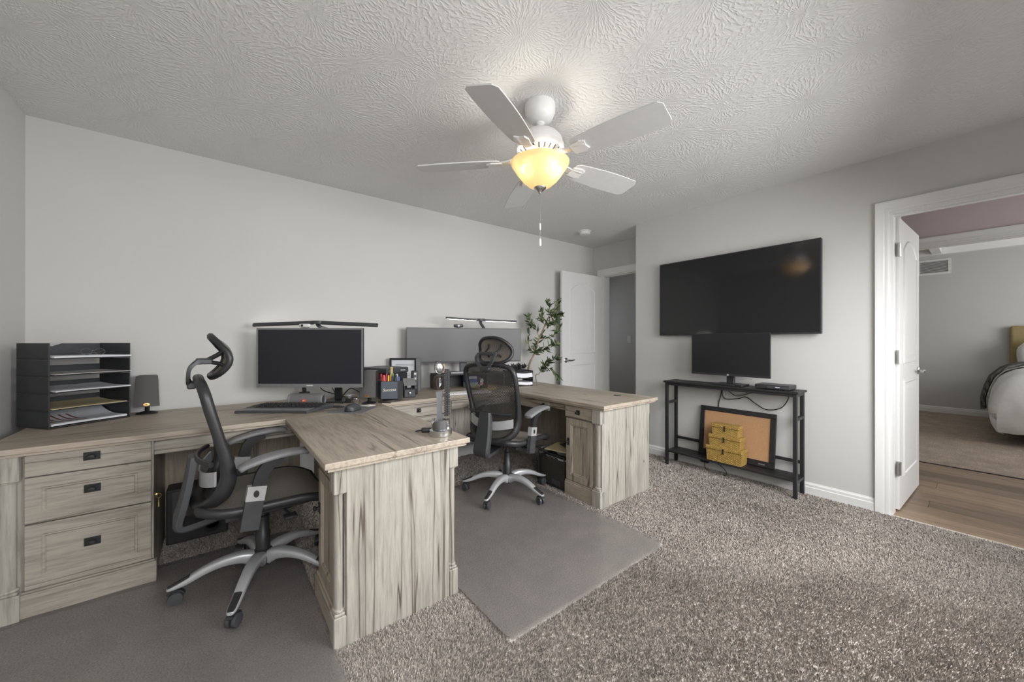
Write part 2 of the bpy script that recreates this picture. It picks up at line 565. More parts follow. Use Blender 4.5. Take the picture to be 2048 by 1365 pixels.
def mat_clear():
    t = NT('clear_vinyl')
    tr = t.node('ShaderNodeBsdfTransparent'); tr.inputs['Color'].default_value = (0.97, 0.955, 0.955, 1)
    df = t.node('ShaderNodeBsdfDiffuse'); df.inputs['Color'].default_value = (0.56, 0.52, 0.51, 1)
    gl = t.node('ShaderNodeBsdfGlossy'); gl.inputs['Roughness'].default_value = 0.20
    v = t.coord()
    bp = t.node('ShaderNodeBump'); bp.inputs['Strength'].default_value = 0.25; bp.inputs['Distance'].default_value = 0.002
    t.link(t.noise(v, 300, 2), bp.inputs['Height']); t.link(bp.outputs['Normal'], gl.inputs['Normal'])
    fr = t.node('ShaderNodeFresnel'); fr.inputs['IOR'].default_value = 1.50
    m1 = t.node('ShaderNodeMixShader'); m1.inputs[0].default_value = 0.22
    t.link(tr.outputs[0], m1.inputs[1]); t.link(df.outputs[0], m1.inputs[2])
    m2 = t.node('ShaderNodeMixShader'); t.link(fr.outputs[0], m2.inputs[0])
    t.link(m1.outputs[0], m2.inputs[1]); t.link(gl.outputs[0], m2.inputs[2]); t.link(m2.outputs[0], t.out.inputs['Surface'])
    M['clear_vinyl'] = t.m
    u = NT('vinyl_underside'); tb = u.node('ShaderNodeBsdfTransparent'); u.link(tb.outputs[0], u.out.inputs['Surface']); M['vinyl_underside'] = u.m
mat_clear()

def glass_mat(name, tint=(1, 1, 1), fac=0.12):
    t = NT(name)
    tr = t.node('ShaderNodeBsdfTransparent'); tr.inputs['Color'].default_value = (*tint, 1)
    gl = t.node('ShaderNodeBsdfGlossy'); gl.inputs['Roughness'].default_value = 0.03
    mx = t.node('ShaderNodeMixShader'); mx.inputs[0].default_value = fac
    t.link(tr.outputs[0], mx.inputs[1]); t.link(gl.outputs[0], mx.inputs[2]); t.link(mx.outputs[0], t.out.inputs['Surface'])
    M[name] = t.m
glass_mat('glass')

def amber_mat():
    t = NT('amber_glass')
    tl = t.node('ShaderNodeBsdfTranslucent'); tl.inputs['Color'].default_value = (0.36, 0.285, 0.18, 1)
    em = t.node('ShaderNodeEmission'); em.inputs['Color'].default_value = (1.0, 0.72, 0.38, 1); em.inputs['Strength'].default_value = 0.27
    t.p.inputs['Base Color'].default_value = (0.72, 0.56, 0.34, 1); t.set(Roughness=0.3)
    v = t.coord(); n = t.noise(v, 6, 3)
    t.link(t.ramp(n, [(0.3, (0.66, 0.50, 0.29)), (0.7, (0.76, 0.60, 0.38))]), t.p.inputs['Base Color'])
    m1 = t.node('ShaderNodeMixShader'); m1.inputs[0].default_value = 0.5
    t.link(t.p.outputs[0], m1.inputs[1]); t.link(tl.outputs[0], m1.inputs[2])
    rf = t.node('ShaderNodeBsdfRefraction'); rf.inputs['Color'].default_value = (1.0, 0.88, 0.68, 1); rf.inputs['Roughness'].default_value = 0.30; rf.inputs['IOR'].default_value = 1.08
    m3 = t.node('ShaderNodeMixShader'); m3.inputs[0].default_value = 0.22
    t.link(m1.outputs[0], m3.inputs[1]); t.link(rf.outputs[0], m3.inputs[2])
    ad = t.node('ShaderNodeAddShader'); t.link(m3.outputs[0], ad.inputs[0]); t.link(em.outputs[0], ad.inputs[1])
    t.link(ad.outputs[0], t.out.inputs['Surface'])
    M['amber_glass'] = t.m
amber_mat()

def emit_mat(name, col, s):
    t = NT(name); t.p.inputs['Base Color'].default_value = (*col, 1)
    t.p.inputs['Emission Color'].default_value = (*col, 1); t.p.inputs['Emission Strength'].default_value = s
    M[name] = t.m
emit_mat('led_white', (1.0, 0.97, 0.92), 9.0)
emit_mat('bulb_glow', (1.0, 0.90, 0.74), 10.0)

def leaf_mat():
    t = NT('olive_leaf')
    at = t.node('ShaderNodeAttribute', attribute_name='tint')
    t.link(t.ramp(at.outputs['Fac'], [(0.0, (0.022, 0.042, 0.016)), (0.5, (0.065, 0.10, 0.04)), (1.0, (0.20, 0.25, 0.11))]), t.p.inputs['Base Color'])
    t.set(Roughness=0.5); M['olive_leaf'] = t.m
leaf_mat()
plain('bark', (0.30, 0.225, 0.15), 0.85, vary=0.3, scale=60, bump=0.4, bscale=120)
plain('soil', (0.05, 0.035, 0.025), 0.95, vary=0.3)
plain('terracotta_black', (0.03, 0.03, 0.03), 0.6)

def knit_mat():
    t = NT('knit_grey')
    v = t.coord()
    w = t.node('ShaderNodeTexWave'); w.inputs['Scale'].default_value = 16; w.inputs['Distortion'].default_value = 3
    t.link(v, w.inputs['Vector'])
    t.link(t.ramp(w.outputs['Fac'], [(0.0, (0.07, 0.068, 0.066)), (1.0, (0.19, 0.185, 0.18))]), t.p.inputs['Base Color'])
    t.set(Roughness=0.95); t.bump(w.outputs['Fac'], 0.8, 0.02); M['knit_grey'] = t.m
knit_mat()

def plank_mat(name, col, seed):
    t = NT(name)
    oi = t.node('ShaderNodeObjectInfo')
    tc = t.node('ShaderNodeTexCoord'); ad = t.node('ShaderNodeVectorMath', operation='ADD')
    t.link(tc.outputs['Object'], ad.inputs[0])
    cm = t.node('ShaderNodeCombineXYZ')
    for s in 'XYZ': t.link(t.math('MULTIPLY', oi.outputs['Random'], 31.0), cm.inputs[s])
    t.link(cm.outputs[0], ad.inputs[1])
    mp = t.node('ShaderNodeMapping'); mp.inputs['Scale'].default_value = (1, 0.12, 1)
    t.link(ad.outputs[0], mp.inputs['Vector'])
    n = t.noise(mp.outputs['Vector'], 28, 5, 0.65, 0.8)
    c = t.ramp(n, [(0.28, tuple(x * 0.55 for x in col)), (0.5, col), (0.75, tuple(x * 1.35 for x in col))])
    k = t.ramp(oi.outputs['Random'], [(0.0, (0.62, 0.60, 0.58)), (1.0, (1.25, 1.22, 1.2))])
    t.link(t.mix(1.0, c, k, 'MULTIPLY'), t.p.inputs['Base Color'])
    t.set(Roughness=0.4); M[name] = t.m
plank_mat('hall_plank', (0.25, 0.18, 0.125), 1)

# ================================================================== the setting
XL, XT, XA = -0.845, 3.575, 4.03          # left wall, television wall, alcove end wall
YB, YF, YC = 3.325, -0.66, 2.37           # back wall, window wall, corner of the television wall
H = 2.445
WT = 0.12
XH = 5.27                                  # far wall of the hall
XBW, HB = 9.33, 2.62                       # far wall of the bedroom, its ceiling
DO = (-0.40, 0.405)                        # hall doorway in the television wall (y range)
DH = 2.055

struct('floor', MB().box(XL - 0.1, XT + 0.02, YF - 0.1, YB + 0.1, -0.06, 0.0).box(XT + 0.02, XA + 0.05, YC, YB + 0.1, -0.06, 0.0), M['carpet'])
struct('ceiling', MB().box(XL - 0.1, XA + WT, YF - 0.1, YB + 0.1, H, H + 0.08), M['ceiling'])
struct('wall_back', MB().box(XL - 0.1, XA + WT, YB, YB + 0.1, -0.06, H), M['paint_grey'])
struct('wall_left', MB().box(XL - 0.1, XL, YF - 0.1, YB, -0.06, H), M['paint_grey'])
# television wall with the hall doorway, one L-shaped body with a rounded outer corner
mb = MB()
def rounded_wall(x0, x1, y0, y1, z0, z1, r=0.018):
    pts = [(x0, y0), (x1, y0), (x1, y1)]
    for k in range(7):
        a = R(90 + 15 * k)
        pts.append((x0 + r + r * math.cos(a), y1 - r + r * math.sin(a)))
    mb.prism(pts, z0, z1)
rounded_wall(XT, XA + WT, DO[1], YC, -0.06, H)
mb.box(XT, XT + WT, YF - 0.1, DO[0], -0.06, H)
mb.box(XT, XT + WT, DO[0], DO[1], DH, H)
struct('wall_right', mb, M['paint_grey'], smooth=40)
# alcove end wall with a doorway
AO = (2.40, 3.16)
mb = MB().box(XA, XA + WT, AO[1], YB, -0.06, H).box(XA, XA + WT, YC, AO[0], -0.06, H).box(XA, XA + WT, AO[0], AO[1], DH, H)
struct('wall_alcove', mb, M['paint_grey'])
# window wall behind the camera, two window openings
WZ = (0.77, 2.07)
wins = [(-0.40, 0.50), (1.20, 3.10)]
mb = MB().box(XL, XT + WT, YF - 0.12, YF, -0.06, WZ[0]).box(XL, XT + WT, YF - 0.12, YF, WZ[1], H)
xs = [XL, wins[0][0], wins[0][1], wins[1][0], wins[1][1], XT + WT]
for i in (0, 2, 4): mb.box(xs[i], xs[i + 1], YF - 0.12, YF, WZ[0], WZ[1])
struct('wall_front', mb, M['paint_grey'])
for i, (a, b) in enumerate(wins):
    fr = MB()
    for (x0, x1, z0, z1) in ((a, b, WZ[0], WZ[0] + 0.05), (a, b, WZ[1] - 0.05, WZ[1]), (a, a + 0.05, WZ[0] + 0.05, WZ[1] - 0.05), (b - 0.05, b, WZ[0] + 0.05, WZ[1] - 0.05)):
        fr.box(x0, x1, YF - 0.10, YF - 0.04, z0, z1)
    fr.box(a + 0.05, b - 0.05, YF - 0.09, YF - 0.05, (WZ[0] + WZ[1]) / 2 - 0.02, (WZ[0] + WZ[1]) / 2 + 0.02)
    o = struct('window_%d' % (i + 1), fr, M['trim_white'])
    MB().box(a + 0.05, b - 0.05, YF - 0.072, YF - 0.068, WZ[0] + 0.05, WZ[1] - 0.05).build('pane', M['glass'], o)
    MB().box(a - 0.06, b + 0.06, YF, YF + 0.07, WZ[0] - 0.03, WZ[0], 0.006).build('window_sill', M['trim_white'], o)

# skirting: stepped profile swept along each wall foot
def baseboard(name, p, q, nrm, mat='trim_white', h=0.092):
    prof = [(0, 0), (0.015, 0), (0.015, h * 0.62), (0.011, h * 0.68), (0.011, h * 0.86), (0.006, h * 0.93), (0.004, h), (0, h)]
    p, q, n = Vector(p), Vector(q), Vector(nrm)
    m = MB().rings([[p + n * a + Vector((0, 0, z)) for a, z in prof], [q + n * a + Vector((0, 0, z)) for a, z in prof]])
    return struct(name, m, M[mat])
baseboard('baseboard_back', (XL, YB, 0), (XA, YB, 0), (0, -1, 0))
baseboard('baseboard_left', (XL, YF, 0), (XL, YB, 0), (1, 0, 0))
baseboard('baseboard_right', (XT, DO[1] + 0.068, 0), (XT, YC, 0), (-1, 0, 0))
baseboard('baseboard_front', (XL, YF, 0), (XT, YF, 0), (0, 1, 0))

# door casings: three moulded boards each
def casing(name, x, nx, y0, y1, h, w=0.068):
    """casing on wall plane x round opening y0..y1, facing nx"""
    prof = [(0, 0), (0, 0.010), (0.012, 0.014), (0.022, 0.013), (0.030, 0.017), (0.052, 0.019), (0.060, 0.022), (w, 0.022), (w, 0)]  # (across from opening, out of wall)
    m = MB()
    def ring(y, z, dy, dz): return [Vector((x + nx * o, y + dy * a, z + dz * a)) for a, o in prof]
    m.rings([ring(y0, 0, -1, 0), ring(y0, h, -1, 1), ring(y1, h, 1, 1), ring(y1, 0, 1, 0)])
    return struct(name, m, M['trim_white'], smooth=25)
def jamb(name, x0, x1, y0, y1, h, t=0.018):
    m = MB().box(x0, x1, y0 - 0.001, y0 + t, 0, h).box(x0, x1, y1 - t, y1 + 0.001, 0, h).box(x0, x1, y0 + t, y1 - t, h - t, h + 0.001)
    # stop strip
    xm = (x0 + x1) / 2
    m.box(xm - 0.03, xm, y0 + t, y0 + t + 0.01, 0, h - t).box(xm - 0.03, xm, y0 + t + 0.01, y1 - t, h - t - 0.01, h - t)
    return struct(name, m, M['trim_white'])
casing('trim_1', XT, -1, DO[0], DO[1], DH)
casing('trim_2', XT + WT, 1, DO[0], DO[1], DH)
jamb('trim_3', XT, XT + WT, DO[0], DO[1], DH)
# alcove: no room for a casing board beyond the corner, so left board and head only
m = MB()
pr = [(0, 0), (0, 0.010), (0.012, 0.014), (0.030, 0.017), (0.052, 0.019), (0.066, 0.022), (0.072, 0.022), (0.072, 0)]
ring = lambda y, z, dy, dz: [Vector((XA - o, y + dy * a, z + dz * a)) for a, o in pr]
m.rings([ring(AO[1], 0, 1, 0), ring(AO[1], DH, 1, 1), ring(YC + 0.001, DH, 0, 1)])
struct('trim_4', m, M['trim_white'], smooth=25)
jamb('trim_5', XA, XA + WT, AO[0], AO[1], DH)

# ---- hall
struct('floor_hall', MB().box(XT + 0.02, XH + 0.13, -1.72, YC, -0.06, -0.012).box(XA + 0.05, XH + 0.13, YC, 4.2, -0.06, -0.012), M['wood_face_y'])
fh = bpy.data.objects['floor_hall']
pw, pl = 0.182, 1.22
pm = None
rng = random.Random(4)
ix = 0
x = XT + 0.02
while x < XH + 0.12:
    y = -1.7 - rng.random() * pl
    while y < 2.3:
        a, b = max(y, -1.7), min(y + pl, 2.36)
        if b - a > 0.1:
            w_ = min(pw, XH + 0.128 - x)
            if pm is None or w_ < pw or b - a < pl - 1e-6:
                o = MB().box(0, w_ - 0.002, 0, b - a - 0.002, -0.012, 0.0, 0.0015).build('plank', M['hall_plank'], fh)
                if b - a >= pl - 1e-6 and w_ == pw: pm = o
                o.location = (x, a, 0)
            else:
                o = dup(pm, fh, (x, a, 0))
        y += pl
    x += pw
struct('ceiling_hall', MB().box(XT + WT, XH + 0.12, -1.84, YF - 0.1, H, H + 0.08).box(XA + WT, XH + 0.12, YF - 0.1, 4.2, H, H + 0.08), M['ceiling'])
BO = (-1.55, 0.62)                         # wide opening into the bedroom
BH = 2.085
mb = MB().box(XH, XH + WT, BO[1], 1.42, -0.06, H).box(XH, XH + WT, -1.72, BO[0], -0.06, H).box(XH, XH + WT, BO[0], BO[1], BH, H)
struct('wall_hall', mb, M['paint_mauve'])
struct('wall_corridor', MB().box(XH, XH + WT, 1.42, 4.2, -0.06, H), M['paint_hall'])
struct('wall_corridor_side', MB().box(XA, XA + WT, YB + 0.1, 4.2, -0.06, H), M['paint_hall'])
struct('wall_corridor_end', MB().box(XA + WT, XH, 4.1, 4.2, -0.06, 0.9).box(XA + WT, XH, 4.1, 4.2, 2.1, H).box(XA + WT, 4.3, 4.1, 4.2, 0.9, 2.1).box(5.1, XH, 4.1, 4.2, 0.9, 2.1), M['paint_hall'])  # opening left only for the added corridor fill lamp
casing('trim_6', XH, -1, BO[0], BO[1], BH)
jamb('trim_7', XH, XH + WT, BO[0], BO[1], BH)
baseboard('baseboard_corridor', (XH, 1.50, 0), (XH, 4.1, 0), (-1, 0, 0))
# hall window wall (out of the picture)
mb = MB().box(XT + WT, XH, -1.84, -1.72, -0.06, 0.85).box(XT + WT, XH, -1.84, -1.72, 2.15, H).box(XT + WT, 4.0, -1.84, -1.72, 0.85, 2.15).box(5.0, XH, -1.84, -1.72, 0.85, 2.15)
struct('wall_hall_window', mb, M['paint_hall'])
# ---- bedroom
X0 = XH + WT
struct('floor_bedroom', MB().box(X0 - 0.01, XBW + 0.1, -2.8, 2.6, -0.06, 0.004), M['carpet_bedroom'])
struct('ceiling_bedroom', MB().box(X0, XBW + 0.1, -2.8, 2.6, HB, HB + 0.08), M['trim_white'])
# coffer beams under the bedroom ceiling
struct('trim_8', MB().box(XBW - 0.55, XBW - 0.45, -2.7, 2.5, HB - 0.10, HB).box(X0, XBW - 0.56, 0.42, 0.52, HB - 0.09, HB).box(X0, XBW - 0.56, -1.35, -1.25, HB - 0.09, HB), M['trim_white'])
struct('wall_bedroom', MB().box(XBW, XBW + 0.1, -2.8, 2.6, -0.06, HB), M['paint_bedroom'])
struct('wall_bedroom_left', MB().box(X0, XBW, 2.5, 2.6, -0.06, HB), M['paint_bedroom'])
mb = MB().box(X0, XBW, -2.8, -2.7, -0.06, 0.7).box(X0, XBW, -2.8, -2.7, 2.3, HB).box(X0, 6.1, -2.8, -2.7, 0.7, 2.3).box(8.5, XBW, -2.8, -2.7, 0.7, 2.3)
struct('wall_bedroom_window', mb, M['paint_bedroom'])
mb = MB().box(X0, X0 + 0.02, BO[1], 2.5, -0.06, HB).box(X0, X0 + 0.02, -2.7, BO[0], -0.06, HB).box(X0, X0 + 0.02, BO[0], BO[1], BH, HB)
struct('wall_bedroom_near', mb, M['paint_bedroom'])
baseboard('baseboard_bedroom', (XBW, -2.7, 0.004), (XBW, 2.5, 0.004), (-1, 0, 0), h=0.10)
struct('trim_9', MB().box(XH + WT - 0.012, XH + WT + 0.004, BO[0] + 0.019, BO[1] - 0.019, 0.0, 0.007, 0.002), M['dark_grey'])

# ---- door leaves
def lever(name_parent, loc, rot, mat='nickel', flip=1):
    h = MB().lathe([(0.030, 0), (0.030, 0.006), (0.024, 0.010), (0.012, 0.011), (0.011, 0.040), (0.0, 0.041)], n=20)
    pth = smooth_path([(0, 0, 0.036), (0.03 * flip, 0, 0.040), (0.07 * flip, 0.004, 0.038), (0.115 * flip, -0.004, 0.036)], 5)
    h.tube(pth, [0.010] * 6 + [0.0085] * (len(pth) - 6), 8)
    o = h.build('door_handle', M[mat], name_parent, smooth=40)
    o.location = loc; o.rotation_euler = rot
    return o

def leaf_door(name, L, h, t, panels_on):
    """leaf along local +x from the hinge, y = thickness; raised mouldings on the faces listed"""
    d = MB().box(0, L, 0, t, 0.012, h, 0.002).build(name, M['door_white'])
    d['kind'] = 'structure'
    prof = [(0, 0), (0.004, 0.007), (0.016, 0.008), (0.024, 0.003), (0.034, 0.002), (0.060, 0.007), (0.064, 0.007)]
    for side in panels_on:
        for (z0, z1, arch) in ((0.22, 0.90, 0.0), (1.02, h - 0.11, 0.09)):
            w = L - 0.26
            if side < 0: mat = T(0.13, 0, z0)
            else: mat = T(L - 0.13, t, z0) @ rotz(PI)
            MB().relief(w, z1 - z0, prof, mat, arch).build('panel', M['door_white'], d, smooth=20)
    return d
# hall door, swung into the hall, seen almost edge on
d1 = leaf_door('door_1', 0.765, 2.035, 0.035, (-1, 1))
d1.location = (XT + WT + 0.004, DO[1] - 0.036, 0.0)
d1.rotation_euler = (0, 0, R(-2.5))
lever(d1, (0.70, 0, 0.945), (R(90), 0, 0), flip=-1)
lever(d1, (0.70, 0.035, 0.945), (R(-90), 0, 0), flip=-1)
for z in (0.30, 1.07, 1.81):
    hm = MB().box(-0.003, 0.0, 0.002, 0.033, z - 0.045, z + 0.045, 0.001)
    hm.tube([(-0.004, -0.004, z - 0.046), (-0.004, -0.004, z + 0.046)], 0.006, 8)
    hm.box(-0.05, -0.004, -0.004, -0.001, z - 0.045, z + 0.045)
    hm.build('hinge', M['nickel'], d1)
# alcove door, swung back along the long wall
d2 = leaf_door('door_2', 0.745, 2.035, 0.035, (-1,))
d2.location = (XA - 0.012, AO[1] + 0.045, 0.0)
d2.rotation_euler = (0, 0, PI)
# front (towards camera) is local +y after the half turn, so mouldings go on +1
for c in list(d2.children): bpy.data.objects.remove(c)
prof = [(0, 0), (0.004, 0.007), (0.016, 0.008), (0.024, 0.003), (0.034, 0.002), (0.060, 0.007), (0.064, 0.007)]
for (z0, z1, arch) in ((0.22, 0.90, 0.0), (1.02, 2.035 - 0.11, 0.09)):
    MB().relief(0.745 - 0.26, z1 - z0, prof, T(0.745 - 0.13, 0.035, z0) @ rotz(PI), arch).build('panel', M['door_white'], d2, smooth=20)
lever(d2, (0.685, 0.035, 0.945), (R(-90), 0, 0), flip=-1)
MB().box(0.745, 0.747, 0.006, 0.029, 0.915, 0.975).build('latch_plate', M['nickel'], d2)

# ================================================================== desks
ZT = 0.735                                  # desk top surface
def slab(parent, name, x0, x1, y0, y1, mat, edges):
    """top board with a lower moulding on the listed edges (w,e,s,n)"""
    m = MB().box(x0, x1, y0, y1, ZT - 0.024, ZT, 0.0035, 2)
    i = 0.013
    m.box(x0 + (i if 'w' in edges else 0), x1 - (i if 'e' in edges else 0), y0 + (i if 's' in edges else 0), y1 - (i if 'n' in edges else 0), ZT - 0.036, ZT - 0.0235)
    return m.build(name, mat, parent, world=True)

def pilaster(parent, cx, cy, wx, wy, dirs):
    """corner pilaster: capital block, round column, ring and plinth block"""
    MB().box(cx - wx / 2, cx + wx / 2, cy - wy / 2, cy + wy / 2, 0.595, ZT - 0.036, 0.003).build('capital', M['wood_z'], parent, world=True)
    r = min(wx, wy) * 0.42 if not dirs else dirs
    sx, sy = wx * 0.37, wy * 0.37
    ring = lambda z, k: [Vector((cx + sx * k * math.cos(2 * PI * i / 20), cy + sy * k * math.sin(2 * PI * i / 20), z)) for i in range(20)]
    MB().rings([ring(0.150, 1), ring(0.590, 1)]).build('column', M['wood_z'], parent, world=True, smooth=40)
    MB().rings([ring(0.136, 1.0), ring(0.138, 1.17), ring(0.143, 1.25), ring(0.149, 1.17), ring(0.151, 1.0)]).build('ring', M['wood_z'], parent, world=True, smooth=50)
    MB().rings([ring(0.588, 1.0), ring(0.590, 1.2), ring(0.596, 1.24)]).build('ring', M['wood_z'], parent, world=True, smooth=50)
    MB().box(cx - wx / 2, cx + wx / 2, cy - wy / 2, cy + wy / 2, 0.0, 0.125, 0.003).box(cx - wx * 0.43, cx + wx * 0.43, cy - wy * 0.43, cy + wy * 0.43, 0.125, 0.137, 0.004).build('plinth_block', M['wood_z'], parent, world=True)

PF = [(0, 0), (0, 0.016), (0.002, 0.018), (0.045, 0.018), (0.049, 0.014), (0.055, 0.014), (0.060, 0.008), (0.062, 0.008)]
def front(parent, name, mat, w, h, frame, plain_=False, prof=PF):
    p = [(0, 0), (0, 0.016), (0.002, 0.018)] if plain_ else prof
    m = MB().relief(w, h, p, frame)
    return m.build(name, mat, parent, world=True)

def cup_pull(parent, frame, w=0.052, h=0.036, square=False):
    """plate with a knob, drawn on local x,z facing -y, centred at the frame's origin"""
    m = MB().box(-w / 2, w / 2, -0.004, 0, -h / 2, h / 2, 0.001)
    for sx in (-1, 1):
        for sz in (-1, 1):
            m.lathe([(0.003, 0), (0.002, 0.0015)], n=8, mat=T(sx * w * 0.40, -0.004, sz * h * 0.36) @ Matrix.Rotation(R(90), 4, 'X'))
    k = 0.011 if square else 0.0135
    m.lathe([(k * 0.55, 0), (k * 0.5, 0.008), (k * 0.95, 0.013), (k, 0.018), (k * 0.7, 0.023), (0.0, 0.0245)], n=16, mat=T(0, -0.004, 0) @ Matrix.Rotation(R(90), 4, 'X') @ (Matrix.Identity(4) if square else Matrix.Diagonal((1.25, 0.8, 1, 1))))
    return m.xf(frame).build('knob', M['iron_black'], parent, world=True, smooth=35)

# ---- desk with the drawer stack: long run on the back wall, return towards the room
AX0, AX1, AR0 = -0.77, 0.915, 0.303
AY0, AYR, AY1 = 1.472, 2.468, 3.285
deskA = thing('corner_desk', 'bleached oak corner desk with the piston trophy on its return end', 'desk', (0.0, 2.40, 0.0))
slab(deskA, 'desk_top', AX0, AX1, AYR, AY1, M['wood_x'], 'sw')
slab(deskA, 'return_top', AR0, AX1, AY0, AYR - 0.0006, M['wood_y'], 'swe')
# drawer pedestal facing the room
PX0, PX1, PY = -0.722, -0.245, 2.515
MB().box(PX0, PX1, PY, 3.26, 0.02, ZT - 0.036).build('pedestal', M['wood_z'], deskA, world=True)
MB().box(PX0 + 0.02, PX1 + 0.012, PY - 0.022, PY + 0.02, 0.0, 0.112, 0.003).box(PX0 + 0.02, PX1 + 0.006, PY - 0.014, PY, 0.112, 0.122, 0.003).build('plinth', M['wood_face_x'], deskA, world=True)
DX0, DX1 = -0.638, -0.252
for (z0, z1, flat) in ((0.605, 0.696, True), (0.405, 0.600, False), (0.125, 0.400, False)):
    d = front(deskA, 'drawer', M['wood_face_x'], DX1 - DX0, z1 - z0, T(DX0, PY, z0), flat)
    cup_pull(d, T((DX0 + DX1) / 2, PY - (0.018 if flat else 0.008), (z0 + z1) / 2 + 0.012))
pilaster(deskA, -0.690, PY - 0.012, 0.088, 0.052, 0)
# apron and kneehole back
m = MB().box(PX1, AR0 + 0.055, 2.535, 2.553, 0.640, ZT - 0.036).box(PX1, AR0 + 0.055, 2.520, 2.553, 0.622, 0.640, 0.003)
m.build('apron', M['wood_face_x'], deskA, world=True)
MB().box(PX1, 0.46, 3.02, 3.038, 0.02, ZT - 0.036).build('back_panel', M['wood_face_z'], deskA, world=True)
# lock with its key plate on the pedestal side
MB().lathe([(0.010, 0), (0.010, 0.006), (0.0, 0.007)], n=12, mat=T(PX1, 2.60, 0.405) @ Matrix.Rotation(R(90), 4, 'Y')).build('lock', M['brass'], deskA, world=True)
# return pedestal: cabinet behind an end panel
RX0, RX1, RY = 0.360, 0.862, 1.522
MB().box(RX0 + 0.024, RX1 - 0.024, RY + 0.018, 1.915, 0.02, ZT - 0.036).build('return_pedestal', M['wood_z'], deskA, world=True)
MB().box(0.390, 0.834, RY, RY + 0.018, 0.0, ZT - 0.036, 0.0015).build('end_panel', M['wood_panel'], deskA, world=True)
for cx in (0.367, 0.857): pilaster(deskA, cx, RY + 0.034, 0.046, 0.070, 0)
front(deskA, 'drawer', M['wood_face_y'], 0.28, 0.088, T(RX0 + 0.024, 1.905, 0.605) @ rotz(R(-90)), True)
dd = front(deskA, 'cabinet_door', M['wood_face_z'], 0.28, 0.468, T(RX0 + 0.024, 1.905, 0.125) @ rotz(R(-90)))
cup_pull(dd, T(RX0 + 0.006, 1.880, 0.42) @ rotz(R(-90)), 0.024, 0.05)
MB().box(RX0 - 0.008, RX0 + 0.03, 1.62, 1.915, 0.0, 0.105, 0.003).box(RX0 - 0.001, RX0 + 0.03, 1.62, 1.915, 0.105, 0.120, 0.003).build('plinth', M['wood_face_y'], deskA, world=True)
MB().box(0.55, 0.568, 1.915, 3.02, 0.10, ZT - 0.036).build('modesty_panel', M['wood_face_z'], deskA, world=True)
MB().box(AX1 - 0.04, AX1 - 0.022, 2.52, 3.26, 0.0, ZT - 0.036).build('side_panel', M['wood_z'], deskA, world=True)

# ---- desk in the far corner
BX0, BX1, BR0 = 0.919, 2.735, 2.062
BY0, BYR, BY1 = 1.605, 2.665, 3.285
deskB = thing('corner_desk', 'bleached oak corner desk beside the olive plant, cabinet door in its return end', 'desk', (1.9, 2.9, 0.0))
slab(deskB, 'desk_top', BX0, BX1, BYR, BY1, M['wood_x'], 's')
slab(deskB, 'return_top', BR0, BX1, BY0, BYR - 0.0006, M['wood_y'], 'swe')
m = MB().lathe([(0.030, 0), (0.030, 0.003), (0.024, 0.0042), (0.0, 0.0042)], (2.56, 1.86, ZT), 20)
m.build('cable_grommet', M['dark_grey'], deskB, world=True, smooth=30)
# drawer pedestal on the long run
MB().box(0.945, 1.50, BYR + 0.052, 3.26, 0.02, ZT - 0.036).build('pedestal', M['wood_z'], deskB, world=True)
for (z0, z1) in ((0.600, 0.694), (0.400, 0.595), (0.125, 0.395)):
    d = front(deskB, 'drawer', M['wood_face_x'], 0.515, z1 - z0, T(0.965, BYR + 0.052, z0), z1 > 0.65)
    cup_pull(d, T(1.215, BYR + 0.052 - (0.018 if z1 > 0.65 else 0.008), (z0 + z1) / 2), 0.034, 0.034, True)
MB().box(0.945, 1.505, BYR + 0.030, BYR + 0.06, 0.0, 0.120, 0.003).build('plinth', M['wood_face_x'], deskB, world=True)
MB().box(1.505, BR0 + 0.05, BYR + 0.045, BYR + 0.063, 0.618, ZT - 0.036).build('apron', M['wood_face_x'], deskB, world=True)
MB().box(1.505, 2.10, 3.02, 3.038, 0.20, ZT - 0.036).build('modesty_panel', M['wood_z'], deskB, world=True)
# return: aprons, drawers, cabinet with door, end panel
QX0, QX1, QY = 2.118, 2.690, 1.655
MB().box(QX0, QX1 - 0.012, QY + 0.018, 2.000, 0.02, ZT - 0.036).build('return_pedestal', M['wood_z'], deskB, world=True)
MB().box(QX0 - 0.014, QX1, QY, QY + 0.018, 0.0, ZT - 0.036, 0.0015).build('end_panel', M['wood_z'], deskB, world=True)
d = front(deskB, 'drawer', M['wood_face_y'], 0.265, 0.092, T(QX0, 2.004, 0.602) @ rotz(R(-90)), True)
cup_pull(d, T(QX0 - 0.018, 1.872, 0.648) @ rotz(R(-90)), 0.034, 0.034, True)
dd = front(deskB, 'cabinet_door', M['wood_face_z'], 0.255, 0.468, T(QX0, 1.994, 0.125) @ rotz(R(-90)))
cup_pull(dd, T(QX0 - 0.018, 1.970, 0.415) @ rotz(R(-90)), 0.022, 0.056, True)
MB().box(QX0 - 0.024, QX0 + 0.02, 1.735, 2.006, 0.0, 0.108, 0.003).box(QX0 - 0.018, QX0 + 0.02, 1.735, 2.006, 0.108, 0.121, 0.003).build('plinth', M['wood_face_y'], deskB, world=True)
pilaster(deskB, QX0 - 0.004, QY + 0.038, 0.058, 0.076, 0)
pilaster(deskB, QX1 + 0.006, QY + 0.050, 0.036, 0.080, 0)
MB().box(QX0 + 0.012, QX0 + 0.030, 2.010, 2.72, 0.640, ZT - 0.036).build('apron', M['wood_face_y'], deskB, world=True)
d = front(deskB, 'drawer', M['wood_face_y'], 0.40, 0.080, T(QX0 + 0.012, 2.60, 0.612) @ rotz(R(-90)), True)
cup_pull(d, T(QX0 - 0.006, 2.26, 0.652) @ rotz(R(-90)), 0.032, 0.032, True)
MB().box(2.62, 2.638, 2.0, 3.26, 0.06, ZT - 0.036).build('back_panel', M['wood_face_z'], deskB, world=True)
